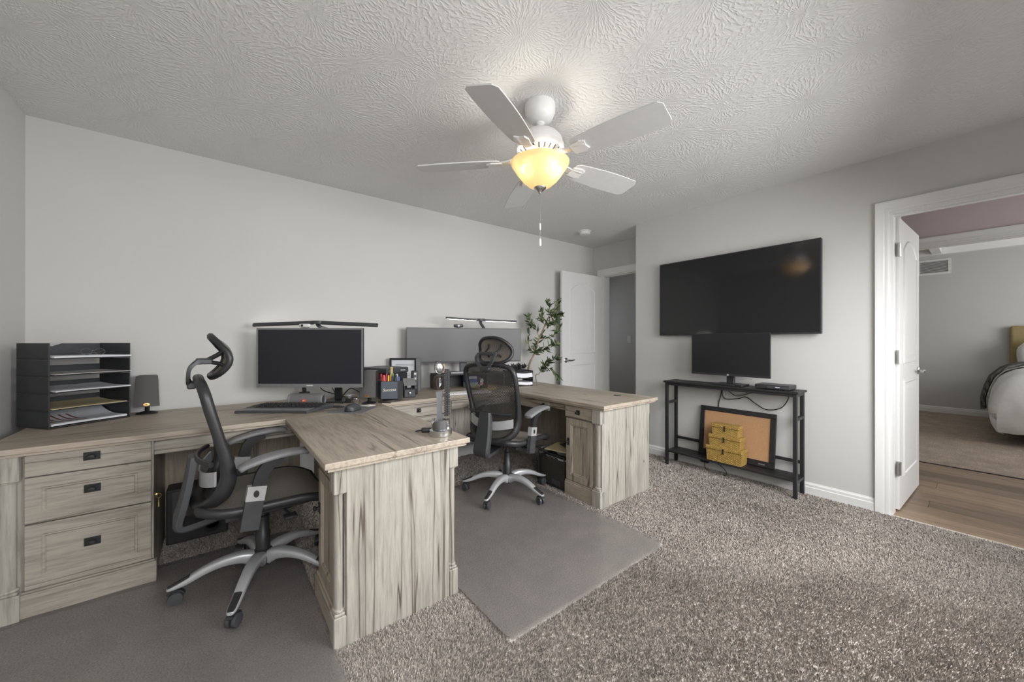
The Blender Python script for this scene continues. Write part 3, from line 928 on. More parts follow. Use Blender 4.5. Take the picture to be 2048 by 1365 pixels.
MB().box(2.10, 2.62, 3.22, 3.238, 0.20, ZT - 0.036).build('modesty_panel', M['wood_face_z'], deskB, world=True)

# keys hanging in the drawer lock
k = thing('key_bunch', 'small brass keys hanging from the drawer pedestal lock', 'keys', (PX1 + 0.010, 2.60, 0.345))
MB().tube([(0.004 * math.cos(a) * 2.4, 0, 0.050 + 0.011 * math.sin(a)) for a in [2 * PI * i / 14 for i in range(14)]], 0.0012, 6, closed=True).build('ring', M['brass'], k)
for s, a in ((0.003, 12), (-0.001, -8)):
    q = MB().box(-0.0012, 0.0012, -0.008, 0.008, 0.020, 0.040, 0.001).box(-0.001, 0.001, -0.0035, 0.0035, -0.006, 0.021).box(-0.001, 0.001, 0.0035, 0.006, -0.002, 0.008)
    q.xf(T(s, 0, 0.0) @ Matrix.Rotation(R(a), 4, 'X')).build('key', M['brass'], k)

# ================================================================== office chairs (built facing +x, seat centre at the origin)
def make_chair(label):
    c = thing('office_chair', label, 'chair', (0, 0, 0), 0, 'mesh office chairs')
    bp, sv, mg = M['black_plastic'], M['silver_paint'], M['dark_grey']
    # five-star base
    MB().lathe([(0.0, 0.075), (0.034, 0.075), (0.050, 0.085), (0.052, 0.118), (0.044, 0.140), (0.032, 0.150), (0.0, 0.150)], n=24).build('hub', bp, c, smooth=40)
    path, sec = [], []
    pts = [(0.030, 0.112, 0.030, 0.034), (0.080, 0.132, 0.028, 0.026), (0.150, 0.133, 0.025, 0.020), (0.220, 0.116, 0.022, 0.017), (0.285, 0.088, 0.020, 0.014), (0.335, 0.073, 0.018, 0.009), (0.352, 0.071, 0.010, 0.006)]
    sp = smooth_path([(p[0], 0, p[1]) for p in pts], 4)
    for i, p in enumerate(sp):
        f = i / (len(sp) - 1) * (len(pts) - 1); k = min(int(f), len(pts) - 2); f -= k
        w = pts[k][2] * (1 - f) + pts[k + 1][2] * f; h = pts[k][3] * (1 - f) + pts[k + 1][3] * f
        sec.append([(h * math.copysign(abs(math.sin(a)) ** 0.6, math.sin(a)), w * math.copysign(abs(math.cos(a)) ** 0.6, math.cos(a))) for a in [2 * PI * j / 14 for j in range(14)]])
    leg = MB().sweep(sp, sec, (0, 0, 1)).build('leg', sv, c, smooth=50)
    n0 = int(len(sp) * 0.60)
    cap = MB().sweep([p + Vector((0, 0, 0.003)) for p in sp[n0:-1]], [[(a + 0.0015, b * 0.80) for a, b in s] for s in sec[n0:-1]], (0, 0, 1)).build('leg_cap', bp, leg, smooth=50)
    # caster: hooded twin wheel
    cs = MB()
    for s in (-1, 1):
        cs.lathe([(0.0, 0.0), (0.020, 0.0), (0.027, 0.003), (0.028, 0.010), (0.026, 0.017), (0.0, 0.019)], n=20, mat=T(-0.012, 0.004 * s, 0.028) @ Matrix.Rotation(R(-90 * s), 4, 'X'))
    wheel = cs
    cas = MB()
    hood = [(-0.046 + 0.0, 0.030)] + [(-0.012 + 0.034 * math.cos(a), 0.028 + 0.034 * math.sin(a)) for a in [R(180 - 12 * i) for i in range(16)]]
    cas.tube([(0, 0, 0.045), (0, 0, 0.074)], 0.008, 10)
    hp = [( -0.012 + 0.032 * math.cos(R(165 - 13 * i)), 0, 0.028 + 0.032 * math.sin(R(165 - 13 * i))) for i in range(11)]
    cas.sweep(hp, [(-0.003, -0.012), (-0.003, 0.012), (0.003, 0.012), (0.003, -0.012)], [(p[0] + 0.012, 0, p[2] - 0.028) for p in hp])
    caster = cas.build('caster', bp, c, smooth=40)
    wo = wheel.build('wheel', M['dark_grey'], caster, smooth=40)
    rn = random.Random(3)
    caster.location = (0.335, 0, 0); caster.rotation_euler = (0, 0, 0.6)
    for k in range(1, 5):
        a = 2 * PI * k / 5
        l2 = dup(leg, c, (0, 0, 0), a); dup(cap, l2)
        c2 = dup(caster, c, (0.335 * math.cos(a), 0.335 * math.sin(a), 0), a + rn.uniform(-0.9, 0.9)); dup(wo, c2)
    # gas lift
    MB().lathe([(0.0, 0.14), (0.030, 0.14), (0.031, 0.23), (0.027, 0.235), (0.026, 0.31), (0.018, 0.315), (0.016, 0.395), (0.0, 0.395)], n=20).build('gas_lift', bp, c, smooth=40)
    # tilt mechanism under the seat with lever and tension knob
    m = MB().box(-0.12, 0.12, -0.065, 0.065, 0.372, 0.412, 0.008, 2)
    m.box(-0.16, 0.16, -0.20, -0.165, 0.392, 0.416, 0.004).box(-0.16, 0.16, 0.165, 0.20, 0.392, 0.416, 0.004)
    m.box(0.03, 0.07, -0.19, 0.19, 0.390, 0.410, 0.004).box(-0.09, -0.05, -0.19, 0.19, 0.390, 0.410, 0.004)
    m.build('tilt_mechanism', bp, c)
    MB().lathe([(0.0, 0), (0.030, 0), (0.032, 0.03), (0.028, 0.05), (0.0, 0.052)], n=14, mat=T(0.105, 0, 0.372) @ Matrix.Rotation(R(180), 4, 'X') ).build('tension_knob', bp, c, smooth=40)
    m = MB().tube(smooth_path([(0.05, -0.06, 0.385), (0.06, -0.18, 0.384), (0.07, -0.235, 0.378)], 5), 0.006, 8).box(0.045, 0.095, -0.285, -0.235, 0.370, 0.384, 0.004)
    m.build('lever', bp, c, smooth=40)
    # seat: sagging mesh in a rounded frame
    def seat_pt(u, v, dz=0.0):
        x = -0.245 + 0.50 * u
        hw = 0.252 - 0.035 * (1 - u) ** 2
        e = abs(2 * u - 1)
        y = hw * (2 * v - 1) * (1 - 0.16 * e ** 6)
        z = 0.442 + 0.012 * abs(2 * v - 1) ** 3 + 0.018 * max(0, (0.25 - u) / 0.25) ** 2 - 0.042 * max(0, (u - 0.70) / 0.30) ** 2
        return Vector((x, y, z + dz))
    MB().shell(lambda u, v: seat_pt(u, v), 20, 16, 0.006).build('seat', M['mesh_seat'], c, smooth=60)
    rim = [seat_pt(0, i / 12, -0.014) for i in range(12)] + [seat_pt(i / 14, 1, -0.014) for i in range(14)] + [seat_pt(1, 1 - i / 12, -0.014) for i in range(12)] + [seat_pt(1 - i / 14, 0, -0.014) for i in range(14)]
    MB().sweep(rim, [(0.020 * math.sin(a), 0.016 * math.cos(a)) for a in [2 * PI * j / 10 for j in range(10)]], (0, 0, 1), closed=True).build('seat_frame', bp, c, smooth=60)
    # arms
    for s in (-1, 1):
        y = 0.268 * s
        pad = smooth_path([(-0.120, y, 0.628), (-0.09, y, 0.643), (-0.02, y, 0.660), (0.06, y, 0.667), (0.125, y, 0.664), (0.142, y, 0.655)], 4)
        ps = []
        for i in range(len(pad)):
            f = i / (len(pad) - 1); w = 0.030 + 0.014 * math.sin(PI * min(1, f * 1.1)) ; w *= 0.72 if i in (0, len(pad) - 1) else 1
            ps.append([(0.013 * math.copysign(abs(math.sin(a)) ** 0.6, math.sin(a)), w * math.copysign(abs(math.cos(a)) ** 0.7, math.cos(a))) for a in [2 * PI * j / 14 for j in range(14)]])
        MB().sweep(pad, ps, (0, 0, 1)).build('arm_pad', M['mid_grey'], c, smooth=55)
        up = smooth_path([(-0.055, y, 0.49), (-0.050, y, 0.55), (-0.035, y, 0.60), (-0.005, y, 0.635), (0.04, y, 0.652)], 4)
        MB().sweep(up, [(-0.024, -0.011), (-0.024, 0.011), (0.024, 0.011), (0.024, -0.011)], (1, 0, 0)).build('arm_post', bp, c)
        col = MB().sweep([(-0.066, y, 0.488), (-0.056, y, 0.548)], [(-0.034, -0.016), (-0.034, 0.016), (0.034, 0.016), (0.034, -0.016)], (1, 0, 0)).build('arm_collar', sv, c)
        MB().lathe([(0.0, 0), (0.012, 0), (0.012, 0.002), (0.0, 0.003)], n=16, mat=T(-0.061, y + s * 0.016, 0.518) @ Matrix.Rotation(R(-90 * s), 4, 'X') @ Matrix.Diagonal((0.85, 1.25, 1, 1))).build('arm_button', bp, col, smooth=40)
        low = MB().sweep([(-0.085, y, 0.368), (-0.066, y, 0.489)], [(-0.033, -0.014), (-0.033, 0.014), (0.033, 0.014), (0.033, -0.014)], (1, 0, 0))
        low.box(-0.10, -0.05, min(y, y - s * 0.115), max(y, y - s * 0.115), 0.376, 0.398, 0.004)
        low.build('arm_bracket', mg, c)
    # backrest loop: half width and depth by height
    prof = [(0.455, 0.090, -0.232), (0.475, 0.150, -0.205), (0.52, 0.192, -0.170), (0.59, 0.208, -0.150), (0.68, 0.218, -0.162), (0.78, 0.226, -0.187), (0.88, 0.229, -0.212), (0.945, 0.222, -0.227), (0.978, 0.190, -0.236), (0.992, 0.120, -0.242)]
    def back_half(t):
        f = t * (len(prof) - 1); k = min(int(f), len(prof) - 2); f -= k
        return [prof[k][i] * (1 - f) + prof[k + 1][i] * f for i in range(3)]
    loop = [(x, w, z) for z, w, x in prof] + [(-0.243, 0, 0.997)] + [(x, -w, z) for z, w, x in reversed(prof)] + [(-0.240, 0, 0.448)]
    lp = smooth_path(loop, 5, closed=True)
    secs = []
    for p in lp:
        low = max(0, min(1, (0.72 - p.z) / 0.2))
        a_, b_ = 0.020 + 0.014 * low, 0.017 + 0.006 * low
        secs.append([(a_ * math.sin(q), b_ * math.cos(q)) for q in [2 * PI * j / 12 for j in range(12)]])
    MB().sweep(lp, secs, (1, 0, 0), closed=True).build('back_frame', bp, c, smooth=60)
    def bk(u, v):
        z, w, x = back_half(0.02 + 0.96 * u)
        return Vector((x + 0.006 - 0.022 * (1 - (2 * v - 1) ** 2) * (0.4 + 0.6 * math.sin(PI * u)), w * (2 * v - 1), z))
    MB().shell(bk, 30, 14, 0.0015).build('back_mesh', M['mesh_back'], c, smooth=60)
    # lumbar support: pale band across, on a black rail
    def lum(u, v):
        y = -0.195 + 0.39 * u
        bow = 1 - (y / 0.2) ** 2
        return Vector((-0.190 - 0.050 * bow, y, 0.560 + 0.062 * (v - 0.5) - 0.030 * bow + 0.028))
    MB().shell(lum, 18, 3, 0.008).build('lumbar_band', M['silver_paint'], c, smooth=50)
    MB().tube([(-0.205 - 0.045 * (1 - (y / 0.19) ** 2), y, 0.648 - 0.002 * abs(y)) for y in [-0.19 + 0.038 * i for i in range(11)]], 0.011, 8).build('lumbar_rail', bp, c, smooth=50)
    # spine bracket: tall plate turning forward under the seat
    sb = smooth_path([(-0.262, 0, 0.655), (-0.275, 0, 0.56), (-0.296, 0, 0.45), (-0.312, 0, 0.385), (-0.300, 0, 0.358), (-0.255, 0, 0.356), (-0.150, 0, 0.372), (-0.08, 0, 0.385)], 4)
    secs = []
    for i, p in enumerate(sb):
        f = i / (len(sb) - 1); hw = 0.048 + 0.020 * math.sin(PI * min(1, f * 1.2)); hd = 0.016
        secs.append([(-hd, -hw), (-hd, hw), (hd * 0.4, hw), (hd, hw * 0.8), (hd, -hw * 0.8), (hd * 0.4, -hw)])
    MB().sweep(sb, secs, [(-1, 0, 0.0)] * 12 + [(-1, 0, -0.5)] * 5 + [(-0.2, 0, -1)] * (len(sb) - 17)).build('spine_bracket', mg, c, smooth=30)
    # headrest: forked bracket and curved pad
    hb = MB()
    fork = smooth_path([(-0.262, 0.0, 0.972), (-0.275, 0.03, 0.980), (-0.278, 0.062, 1.005), (-0.272, 0.078, 1.045), (-0.245, 0.076, 1.075)], 5)
    for s in (-1, 1):
        hb.sweep([(p.x, p.y * s, p.z) for p in fork], [(-0.006, -0.011), (-0.006, 0.011), (0.006, 0.011), (0.006, -0.011)], (-1, 0, 0.25))
        hb.lathe([(0.0, 0), (0.010, 0), (0.010, 0.02), (0.0, 0.02)], n=12, mat=T(-0.243, 0.066 * s - 0.01, 1.074) @ Matrix.Rotation(R(-90), 4, 'X'))
    hb.box(-0.282, -0.250, -0.045, 0.045, 0.955, 0.985, 0.005)
    hb.box(-0.252, -0.195, -0.060, 0.060, 1.062, 1.086, 0.004)
    bracket = hb.build('headrest_bracket', mg, c, smooth=40)
    def hd(u, v, k=1.0):
        q = 2 * v - 1; s_ = 2 * u - 1
        # rounded lozenge outline, bowed forward through its middle height
        hw = 0.150 * k * (1 - 0.10 * q * q)
        y = hw * s_
        hh = 0.092 * k * (1 - 0.42 * abs(s_) ** 3.5)
        dz = hh * q
        return Vector((-0.205 + 0.080 * (1 - (dz / 0.095) ** 2) - 0.016 * s_ * s_, y, 1.085 + dz + 0.012 * (1 - s_ * s_)))
    MB().shell(lambda u, v: hd(u, v, 0.96), 20, 14, 0.008).build('headrest_mesh', M['mesh_seat'], c, smooth=60)
    rim = [hd(0, i / 10) for i in range(10)] + [hd(i / 20, 1) for i in range(20)] + [hd(1, 1 - i / 10) for i in range(10)] + [hd(1 - i / 20, 0) for i in range(20)]
    MB().tube(rim, 0.013, 8, closed=True).build('headrest_frame', bp, c, smooth=60)
    # ribs that tie the pad to the bracket
    for s in (-1, 1):
        for zz_ in (1, -1):
            MB().tube(smooth_path([(-0.215, 0.05 * s, 1.074 + 0.003 * zz_), (-0.163, 0.055 * s, 1.085 + 0.026 * zz_), (-0.151, 0.06 * s, 1.09 + 0.050 * zz_)], 4), 0.007, 8).build('headrest_rib', bp, c, smooth=40)
    return c

chair1 = make_chair('black mesh office chair turned sideways beside the drawer pedestal')
chair2 = copy_tree(chair1)
chair2['label'] = 'black mesh office chair facing the wide curved monitor'
chair1.location = (0.175, 2.196, 0.0150); chair1.rotation_euler = (0, 0, R(3))
chair2.location = (1.755, 2.285, 0.0150); chair2.rotation_euler = (0, 0, R(16))
def turn_base(c, deg):
    """turn only the castered base under the seat"""
    for ch in c.children:
        k = ch.name.split('.')[0]
        if k in ('leg', 'caster'):
            a = R(deg)
            ch.rotation_euler = (0, 0, ch.rotation_euler[2] + a)
            x, y, z = ch.location
            ch.location = (x * math.cos(a) - y * math.sin(a), x * math.sin(a) + y * math.cos(a), z)
turn_base(chair1, 31 - 3)
turn_base(chair2, 63 - 16)

# ---- clear floor mats under the chairs
def chair_mat(label, x0, x1, y0, y1, seed):
    rn = Vector((seed * 3.3, seed, 0))
    nx, ny = 46, 60
    r = 0.05
    def pt(i, j):
        x = x0 + (x1 - x0) * i / nx; y = y0 + (y1 - y0) * j / ny
        # round the corners
        for cx, sx in ((x0 + r, -1), (x1 - r, 1)):
            for cy, sy in ((y0 + r, -1), (y1 - r, 1)):
                if (x - cx) * sx > 0 and (y - cy) * sy > 0:
                    d = Vector((x - cx, y - cy)); m = max(abs(d.x), abs(d.y))
                    if d.length > 0: d = d.normalized() * m; x, y = cx + d.x, cy + d.y
        z = 0.0135 + 0.0045 * noise.noise(Vector((x * 1.9, y * 1.9, 0)) + rn) + 0.0015 * noise.noise(Vector((x * 6, y * 6, 2)) + rn)
        return Vector((x, y, z))
    m = MB().shell(lambda u, v: pt(u * nx, v * ny), nx, ny, 0.004)
    bmesh.ops.recalc_face_normals(m.bm, faces=m.bm.faces[:])
    m.bm.normal_update()
    for f in m.bm.faces:
        if f.normal.z < -0.5: f.material_index = 1
    o = m.build('floor_mat', M['clear_vinyl'], None, smooth=60, loc=((x0 + x1) / 2, (y0 + y1) / 2, 0.0))
    o.data.materials.append(M['vinyl_underside'])
    return tag(o, label, 'floor mat', 'clear chair mats')
MAT1 = (-0.80, 0.352, 1.13, 2.655)
MAT2 = (0.893, 2.030, 1.140, 2.640)
chair_mat('clear vinyl floor mat running under the drawer pedestal desk', *MAT1, 1)
chair_mat('clear vinyl floor mat with a free corner on the open carpet', *MAT2, 2)

# ================================================================== things on the desks
YAW = R(-38.25)                             # turned to face the room's corner by the windows
DZ = ZT + 0.0008

def box_relief_screen(m, w, h, bez, bot):
    pass

def monitor(name, label, w, h, loc, yaw, zb, bezel, bottom, frame_mat, screen_mat, back_t=0.035, curve=0.0, tilt=0.0):
    """display with its centre bottom at z = zb; faces local -y. returns the Empty at desk level"""
    t = thing(name, label, 'monitor', loc, yaw)
    n = 16 if curve else 1
    def yy(x): return -curve * (2 * x / w) ** 2
    tl = Matrix.Translation((0, 0, zb)) @ Matrix.Rotation(tilt, 4, 'X')
    m = MB()
    # body
    def ring(i, y_f, y_b, ins=0):
        x = -w / 2 + w * i / n
        return [Vector((x, yy(x) + y_f, 0)), Vector((x, yy(x) + y_f, h)), Vector((x, yy(x) + y_b, h)), Vector((x, yy(x) + y_b, 0))]
    m.rings([ring(i, 0, 0.018) for i in range(n + 1)])
    m.box(-w * 0.30, w * 0.30, 0.017, back_t, h * 0.12, h * 0.80, 0.008)
    # rim proud of the panel
    e = 0.002
    m2 = MB()
    def strip(x0, x1, z0, z1, k=1):
        rr = []
        for i in range(k + 1):
            x = x0 + (x1 - x0) * i / k
            rr.append([Vector((x, yy(x) - e, z0)), Vector((x, yy(x) - e, z1)), Vector((x, yy(x) + 0.002, z1)), Vector((x, yy(x) + 0.002, z0))])
        m2.rings(rr)
    strip(-w / 2, w / 2, 0, bottom, n); strip(-w / 2, w / 2, h - bezel, h, n)
    strip(-w / 2, -w / 2 + bezel, bottom, h - bezel); strip(w / 2 - bezel, w / 2, bottom, h - bezel)
    pn = MB()
    rr = []
    for i in range(n + 1):
        x = -w / 2 + bezel + (w - 2 * bezel) * i / n
        rr.append([Vector((x, yy(x) - 0.0008, bottom)), Vector((x, yy(x) - 0.0008, h - bezel)), Vector((x, yy(x) + 0.001, h - bezel)), Vector((x, yy(x) + 0.001, bottom))])
    pn.rings(rr)
    m.xf(tl).build('housing', M['black_plastic'], t)
    m2.xf(tl).build('bezel', frame_mat, t)
    pn.xf(tl).build('screen', screen_mat, t, smooth=30)
    return t

def lamp_bar(label, loc, yaw, z, La, Lb, arm_to, tiltdeg=(4, -3), roll=0.0, foot=None, lean=None):
    """dual-head desk lamp: two thin bars from a centre joint on a bent arm that clamps to the desk rear"""
    t = thing('desk_lamp', label, 'lamp', loc, yaw)
    MB().lathe([(0.0, -0.010), (0.024, -0.010), (0.026, 0.0), (0.024, 0.012), (0.0, 0.014)], (0, 0, z), 20, T(0, 0, 0) ).xf(T(0, 0, z) @ Matrix.Diagonal((1.5, 0.8, 1, 1)) @ T(0, 0, -z)).build('joint', M['dark_grey'], t, smooth=40)
    for s, L, td in ((-1, La, tiltdeg[0]), (1, Lb, tiltdeg[1])):
        m_ = T(0, 0, z) @ Matrix.Rotation(R(td), 4, 'Y') @ Matrix.Rotation(R(roll), 4, 'X')
        b = MB().box(min(0.02 * s, L * s), max(0.02 * s, L * s), -0.013, 0.013, -0.008, 0.008, 0.004, 2).xf(m_).build('bar', M['dark_grey'], t, smooth=40)
        MB().box(min(0.05 * s, (L - 0.012) * s), max(0.05 * s, (L - 0.012) * s), -0.009, 0.009, -0.0105, -0.0082).xf(m_).build('led_strip', M['led_white'], b)
    ax, ay = arm_to
    f0 = DZ if foot is None else foot
    pth = smooth_path([(0, 0.008, z - 0.008), (0.006, 0.03, z - 0.03), (ax * 0.5 if lean is None else lean, ay * 0.55, z - 0.075), (ax, ay, z - (0.16 if lean is None else 0.20)), (ax, ay, f0 + 0.05)], 5)
    MB().sweep(pth, [(-0.005, -0.013), (-0.005, 0.013), (0.005, 0.013), (0.005, -0.013)], (0, -1, 0.2)).build('arm', M['dark_grey'], t)
    MB().box(ax - 0.03, ax + 0.03, ay - 0.03, ay + 0.03, f0, f0 + 0.055, 0.006).build('clamp', M['black_plastic'], t)
    return t

# ---- monitor over the drawer desk
plain('monitor_rim', (0.24, 0.245, 0.25), 0.35, metal=0.4)
mon1 = monitor('monitor', 'dark monitor with silver rim and a white webcam on top', 0.741, 0.413, (0.504, 2.913, DZ), YAW, 0.121, 0.011, 0.026, M['monitor_rim'], M['screen_matte'])
m = MB().box(0.03, 0.21, 0.06, 0.30, 0.0, 0.012, 0.003).box(0.095, 0.145, 0.16, 0.185, 0.012, 0.30, 0.004).box(-0.05, 0.145, 0.034, 0.185, 0.25, 0.31, 0.004)
m.build('stand', M['black_plastic'], mon1)
MB().box(-0.022, 0.022, -0.0026, -0.0018, 0.131, 0.137).build('logo_mark', M['white_plastic'], mon1)
fw = Vector((0.6189, 0.7852, 0)); rt = Vector((0.7855, -0.6192, 0))
def at(px, d): return fw * d + rt * ((px - 1024) / 747.0 * d)
p = at(634, 2.66)
lamp_bar('twin-bar black desk lamp, lit from below, over the silver-rimmed monitor', (p.x, p.y, 0), YAW, 1.312, 0.455, 0.435, (-0.20, 0.20), tiltdeg=(-2.2, 2.6), roll=64, lean=0.04)
wc = thing('webcam', 'white webcam perched on the silver-rimmed monitor', 'webcam', tuple(at(610, 2.598) + Vector((0, 0, DZ + 0.121 + 0.413 + 0.0005))), YAW)
MB().box(-0.040, 0.040, -0.014, 0.014, 0.004, 0.030, 0.012, 3).build('body', M['white_plastic'], wc, smooth=50)
MB().lathe([(0.0, 0), (0.008, 0), (0.008, 0.002), (0.0, 0.002)], n=14, mat=T(-0.012, -0.0142, 0.017) @ Matrix.Rotation(R(90), 4, 'X')).build('lens', M['black_plastic'], wc)
MB().box(-0.022, 0.022, -0.010, 0.020, 0.0, 0.005, 0.001).build('clip', M['mid_grey'], wc)

# ---- wide curved monitor over the far desk
a, b = at(812.5, 3.38), at(1038.5, 3.72)
mid = (a + b) / 2; yaw2 = math.atan2((b - a).y, (b - a).x)
RZ = DZ + 0.138                               # top of the black riser
mon2 = monitor('monitor', 'very wide low curved monitor with grey sheen in its screen colour standing on the black riser', (b - a).length, 0.325, (mid.x, mid.y, RZ + 0.0008), yaw2, 0.103, 0.006, 0.014, M['black_plastic'], M['screen_painted_sheen'], curve=0.035)
m = MB().box(-0.16, 0.12, 0.03, 0.15, 0.0, 0.010, 0.003).box(-0.04, 0.03, 0.07, 0.10, 0.010, 0.24, 0.004).box(-0.04, 0.03, 0.030, 0.08, 0.20, 0.24)
m.build('stand', M['dark_grey'], mon2)
p = at(962, 3.55)
lamp_bar('twin-bar black desk lamp with bright strips over the wide curved monitor', (p.x, p.y, 0), yaw2 + R(2), 1.380, 0.335, 0.36, (0.10, 0.15), tiltdeg=(2.5, 1.0), roll=10, foot=RZ + 0.0008)
wc = thing('webcam', 'black webcam perched on the wide curved monitor', 'webcam', tuple(at(917, 3.53) + Vector((0, 0, RZ + 0.103 + 0.325 + 0.002))), yaw2)
MB().box(-0.045, 0.045, -0.012, 0.012, 0.006, 0.034, 0.008, 2).build('body', M['black_plastic'], wc, smooth=50)
MB().lathe([(0.0, 0), (0.010, 0), (0.010, 0.003), (0.0, 0.003)], n=14, mat=T(0, -0.012, 0.020) @ Matrix.Rotation(R(90), 4, 'X')).build('lens', M['steel_dark'], wc)
MB().box(-0.02, 0.02, -0.010, 0.018, 0.0, 0.007, 0.001).build('clip', M['dark_grey'], wc)

# ---- letter trays in a tower, standing askew in the corner
TA = math.atan2(0.20, 0.26)
TW, TD, TH = 0.332, 0.250, 0.0868
nm = ['bottom', 'second from the bottom', 'middle', 'second from the top', 'top']
tray0 = None
for i in range(5):
    z = DZ + i * TH
    if tray0 is None:
        tray0 = thing('letter_tray', '', 'letter tray', (-0.664, 2.90, z), TA, 'stacked letter trays')
        MB().box(0, TW, 0, TD, 0.004, 0.008).build('floor_plate', M['tray_black'], tray0)
        for x in (0, TW - 0.006): MB().box(x, x + 0.006, 0, TD, 0.0, TH - 0.0012, 0.0015).build('side', M['tray_black'], tray0)
        MB().box(0.006, TW - 0.006, TD - 0.006, TD, 0.008, 0.05).build('back', M['tray_black'], tray0)
        t_ = tray0
    else:
        t_ = thing('letter_tray', '', 'letter tray', (-0.664, 2.90, z), TA, 'stacked letter trays')
        for ch in tray0.children:
            if not (i == 4 and ch.name.startswith('back')): dup(ch, t_)
        if i == 4:
            MB().prism([(0.006, 0.008), (TW - 0.006, 0.008), (TW - 0.006, TH - 0.003), (0.165, TH - 0.003), (0.13, TH - 0.018), (0.006, TH - 0.020)], -TD, -TD + 0.006, Matrix.Rotation(R(90), 4, 'X')).build('back', M['tray_black'], t_)
    t_['label'] = 'black letter tray, the %s one of the tower in the corner' % nm[i]
def sheet(name, label, tray_i, z, mat, x0, x1, y0, y1, cat='paper', turn=0.0, curl=0.0, th=0.003, stripes=False):
    base = Vector((-0.664, 2.90, DZ + tray_i * TH + z))
    o = thing(name, label, cat, tuple(base), TA)
    def f(u, v):
        x = x0 + (x1 - x0) * u; y = y0 + (y1 - y0) * v
        xx = x + turn * (y - y0)
        return Vector((xx, y, th / 2 + curl * max(0, (v - 0.35) / 0.65) ** 2 + 0.0010 * math.sin(5 * u + 2 * v)))
    MB().shell(f, 12, 10, th).build('sheet', mat, o, smooth=40)
    if stripes:
        for k in range(5):
            def g(u, v, k=k):
                x = x0 + 0.03 + 0.030 * k + 0.009 * u; vv = 0.15 + 0.62 * v
                y = y0 + (y1 - y0) * vv
                return Vector((x + turn * (y - y0) - 0.02 * vv, y, th + 0.0014 + curl * max(0, (vv - 0.35) / 0.65) ** 2))
            MB().shell(g, 2, 10, 0.0004).build('printed_stripe', M['rust_print'], o)
    return o
plain('rust_print', (0.28, 0.11, 0.06), 0.7)
sheet('paper_pile', 'printed booklet with rust stripes curling in the bottom letter tray', 0, 0.012, M['paper'], 0.012, 0.318, 0.004, 0.236, curl=0.05, th=0.010, stripes=True)
sheet('folder', 'manila folder lying in the tray second from the bottom', 1, 0.010, M['manila'], 0.008, 0.310, -0.010, 0.230, 'folder', curl=0.012, th=0.004)
sheet('paper_pile', 'loose white sheets sticking out of the middle letter tray', 2, 0.012, M['paper'], 0.012, 0.316, -0.030, 0.22, curl=0.010, th=0.006)
sheet('paper_pile', 'single white sheet lying in the tray second from the top', 3, 0.012, M['paper_warm'], 0.012, 0.324, -0.022, 0.22, curl=0.003, th=0.002)
sheet('paper_pile', 'white papers lying in the top letter tray under the eyeglasses', 4, 0.010, M['paper'], 0.010, 0.322, -0.022, 0.22, curl=0.0, th=0.009)
g = thing('eyeglasses', 'folded eyeglasses lying on the top letter tray', 'glasses', (-0.664 + math.cos(TA) * 0.21 - math.sin(TA) * 0.08, 2.90 + math.sin(TA) * 0.21 + math.cos(TA) * 0.08, DZ + 4 * TH + 0.0205), TA)
for s in (-1, 1):
    rim = [(s * 0.028 + 0.023 * math.cos(q), 0.004 * math.sin(q), 0.018 + 0.017 * math.sin(q)) for q in [2 * PI * i / 20 for i in range(20)]]
    MB().tube(rim, 0.0014, 6, closed=True).build('rim', M['steel_dark'], g, smooth=60)
    MB().prism([(s * 0.028 + 0.022 * math.cos(2 * PI * i / 20), 0.018 + 0.016 * math.sin(2 * PI * i / 20)) for i in range(20)], -0.0006, 0.0006, Matrix.Rotation(R(90), 4, 'X')).build('lens', M['glass'], g)
    MB().tube([(s * 0.051, 0.0, 0.024), (s * 0.050, 0.05, 0.012), (-s * 0.02, 0.058 + 0.004 * s, 0.003)], 0.0015, 6).build('temple', M['steel_dark'], g)
MB().tube([(-0.006, 0, 0.022), (0, -0.002, 0.025), (0.006, 0, 0.022)], 0.0013, 6).build('bridge', M['steel_dark'], g)

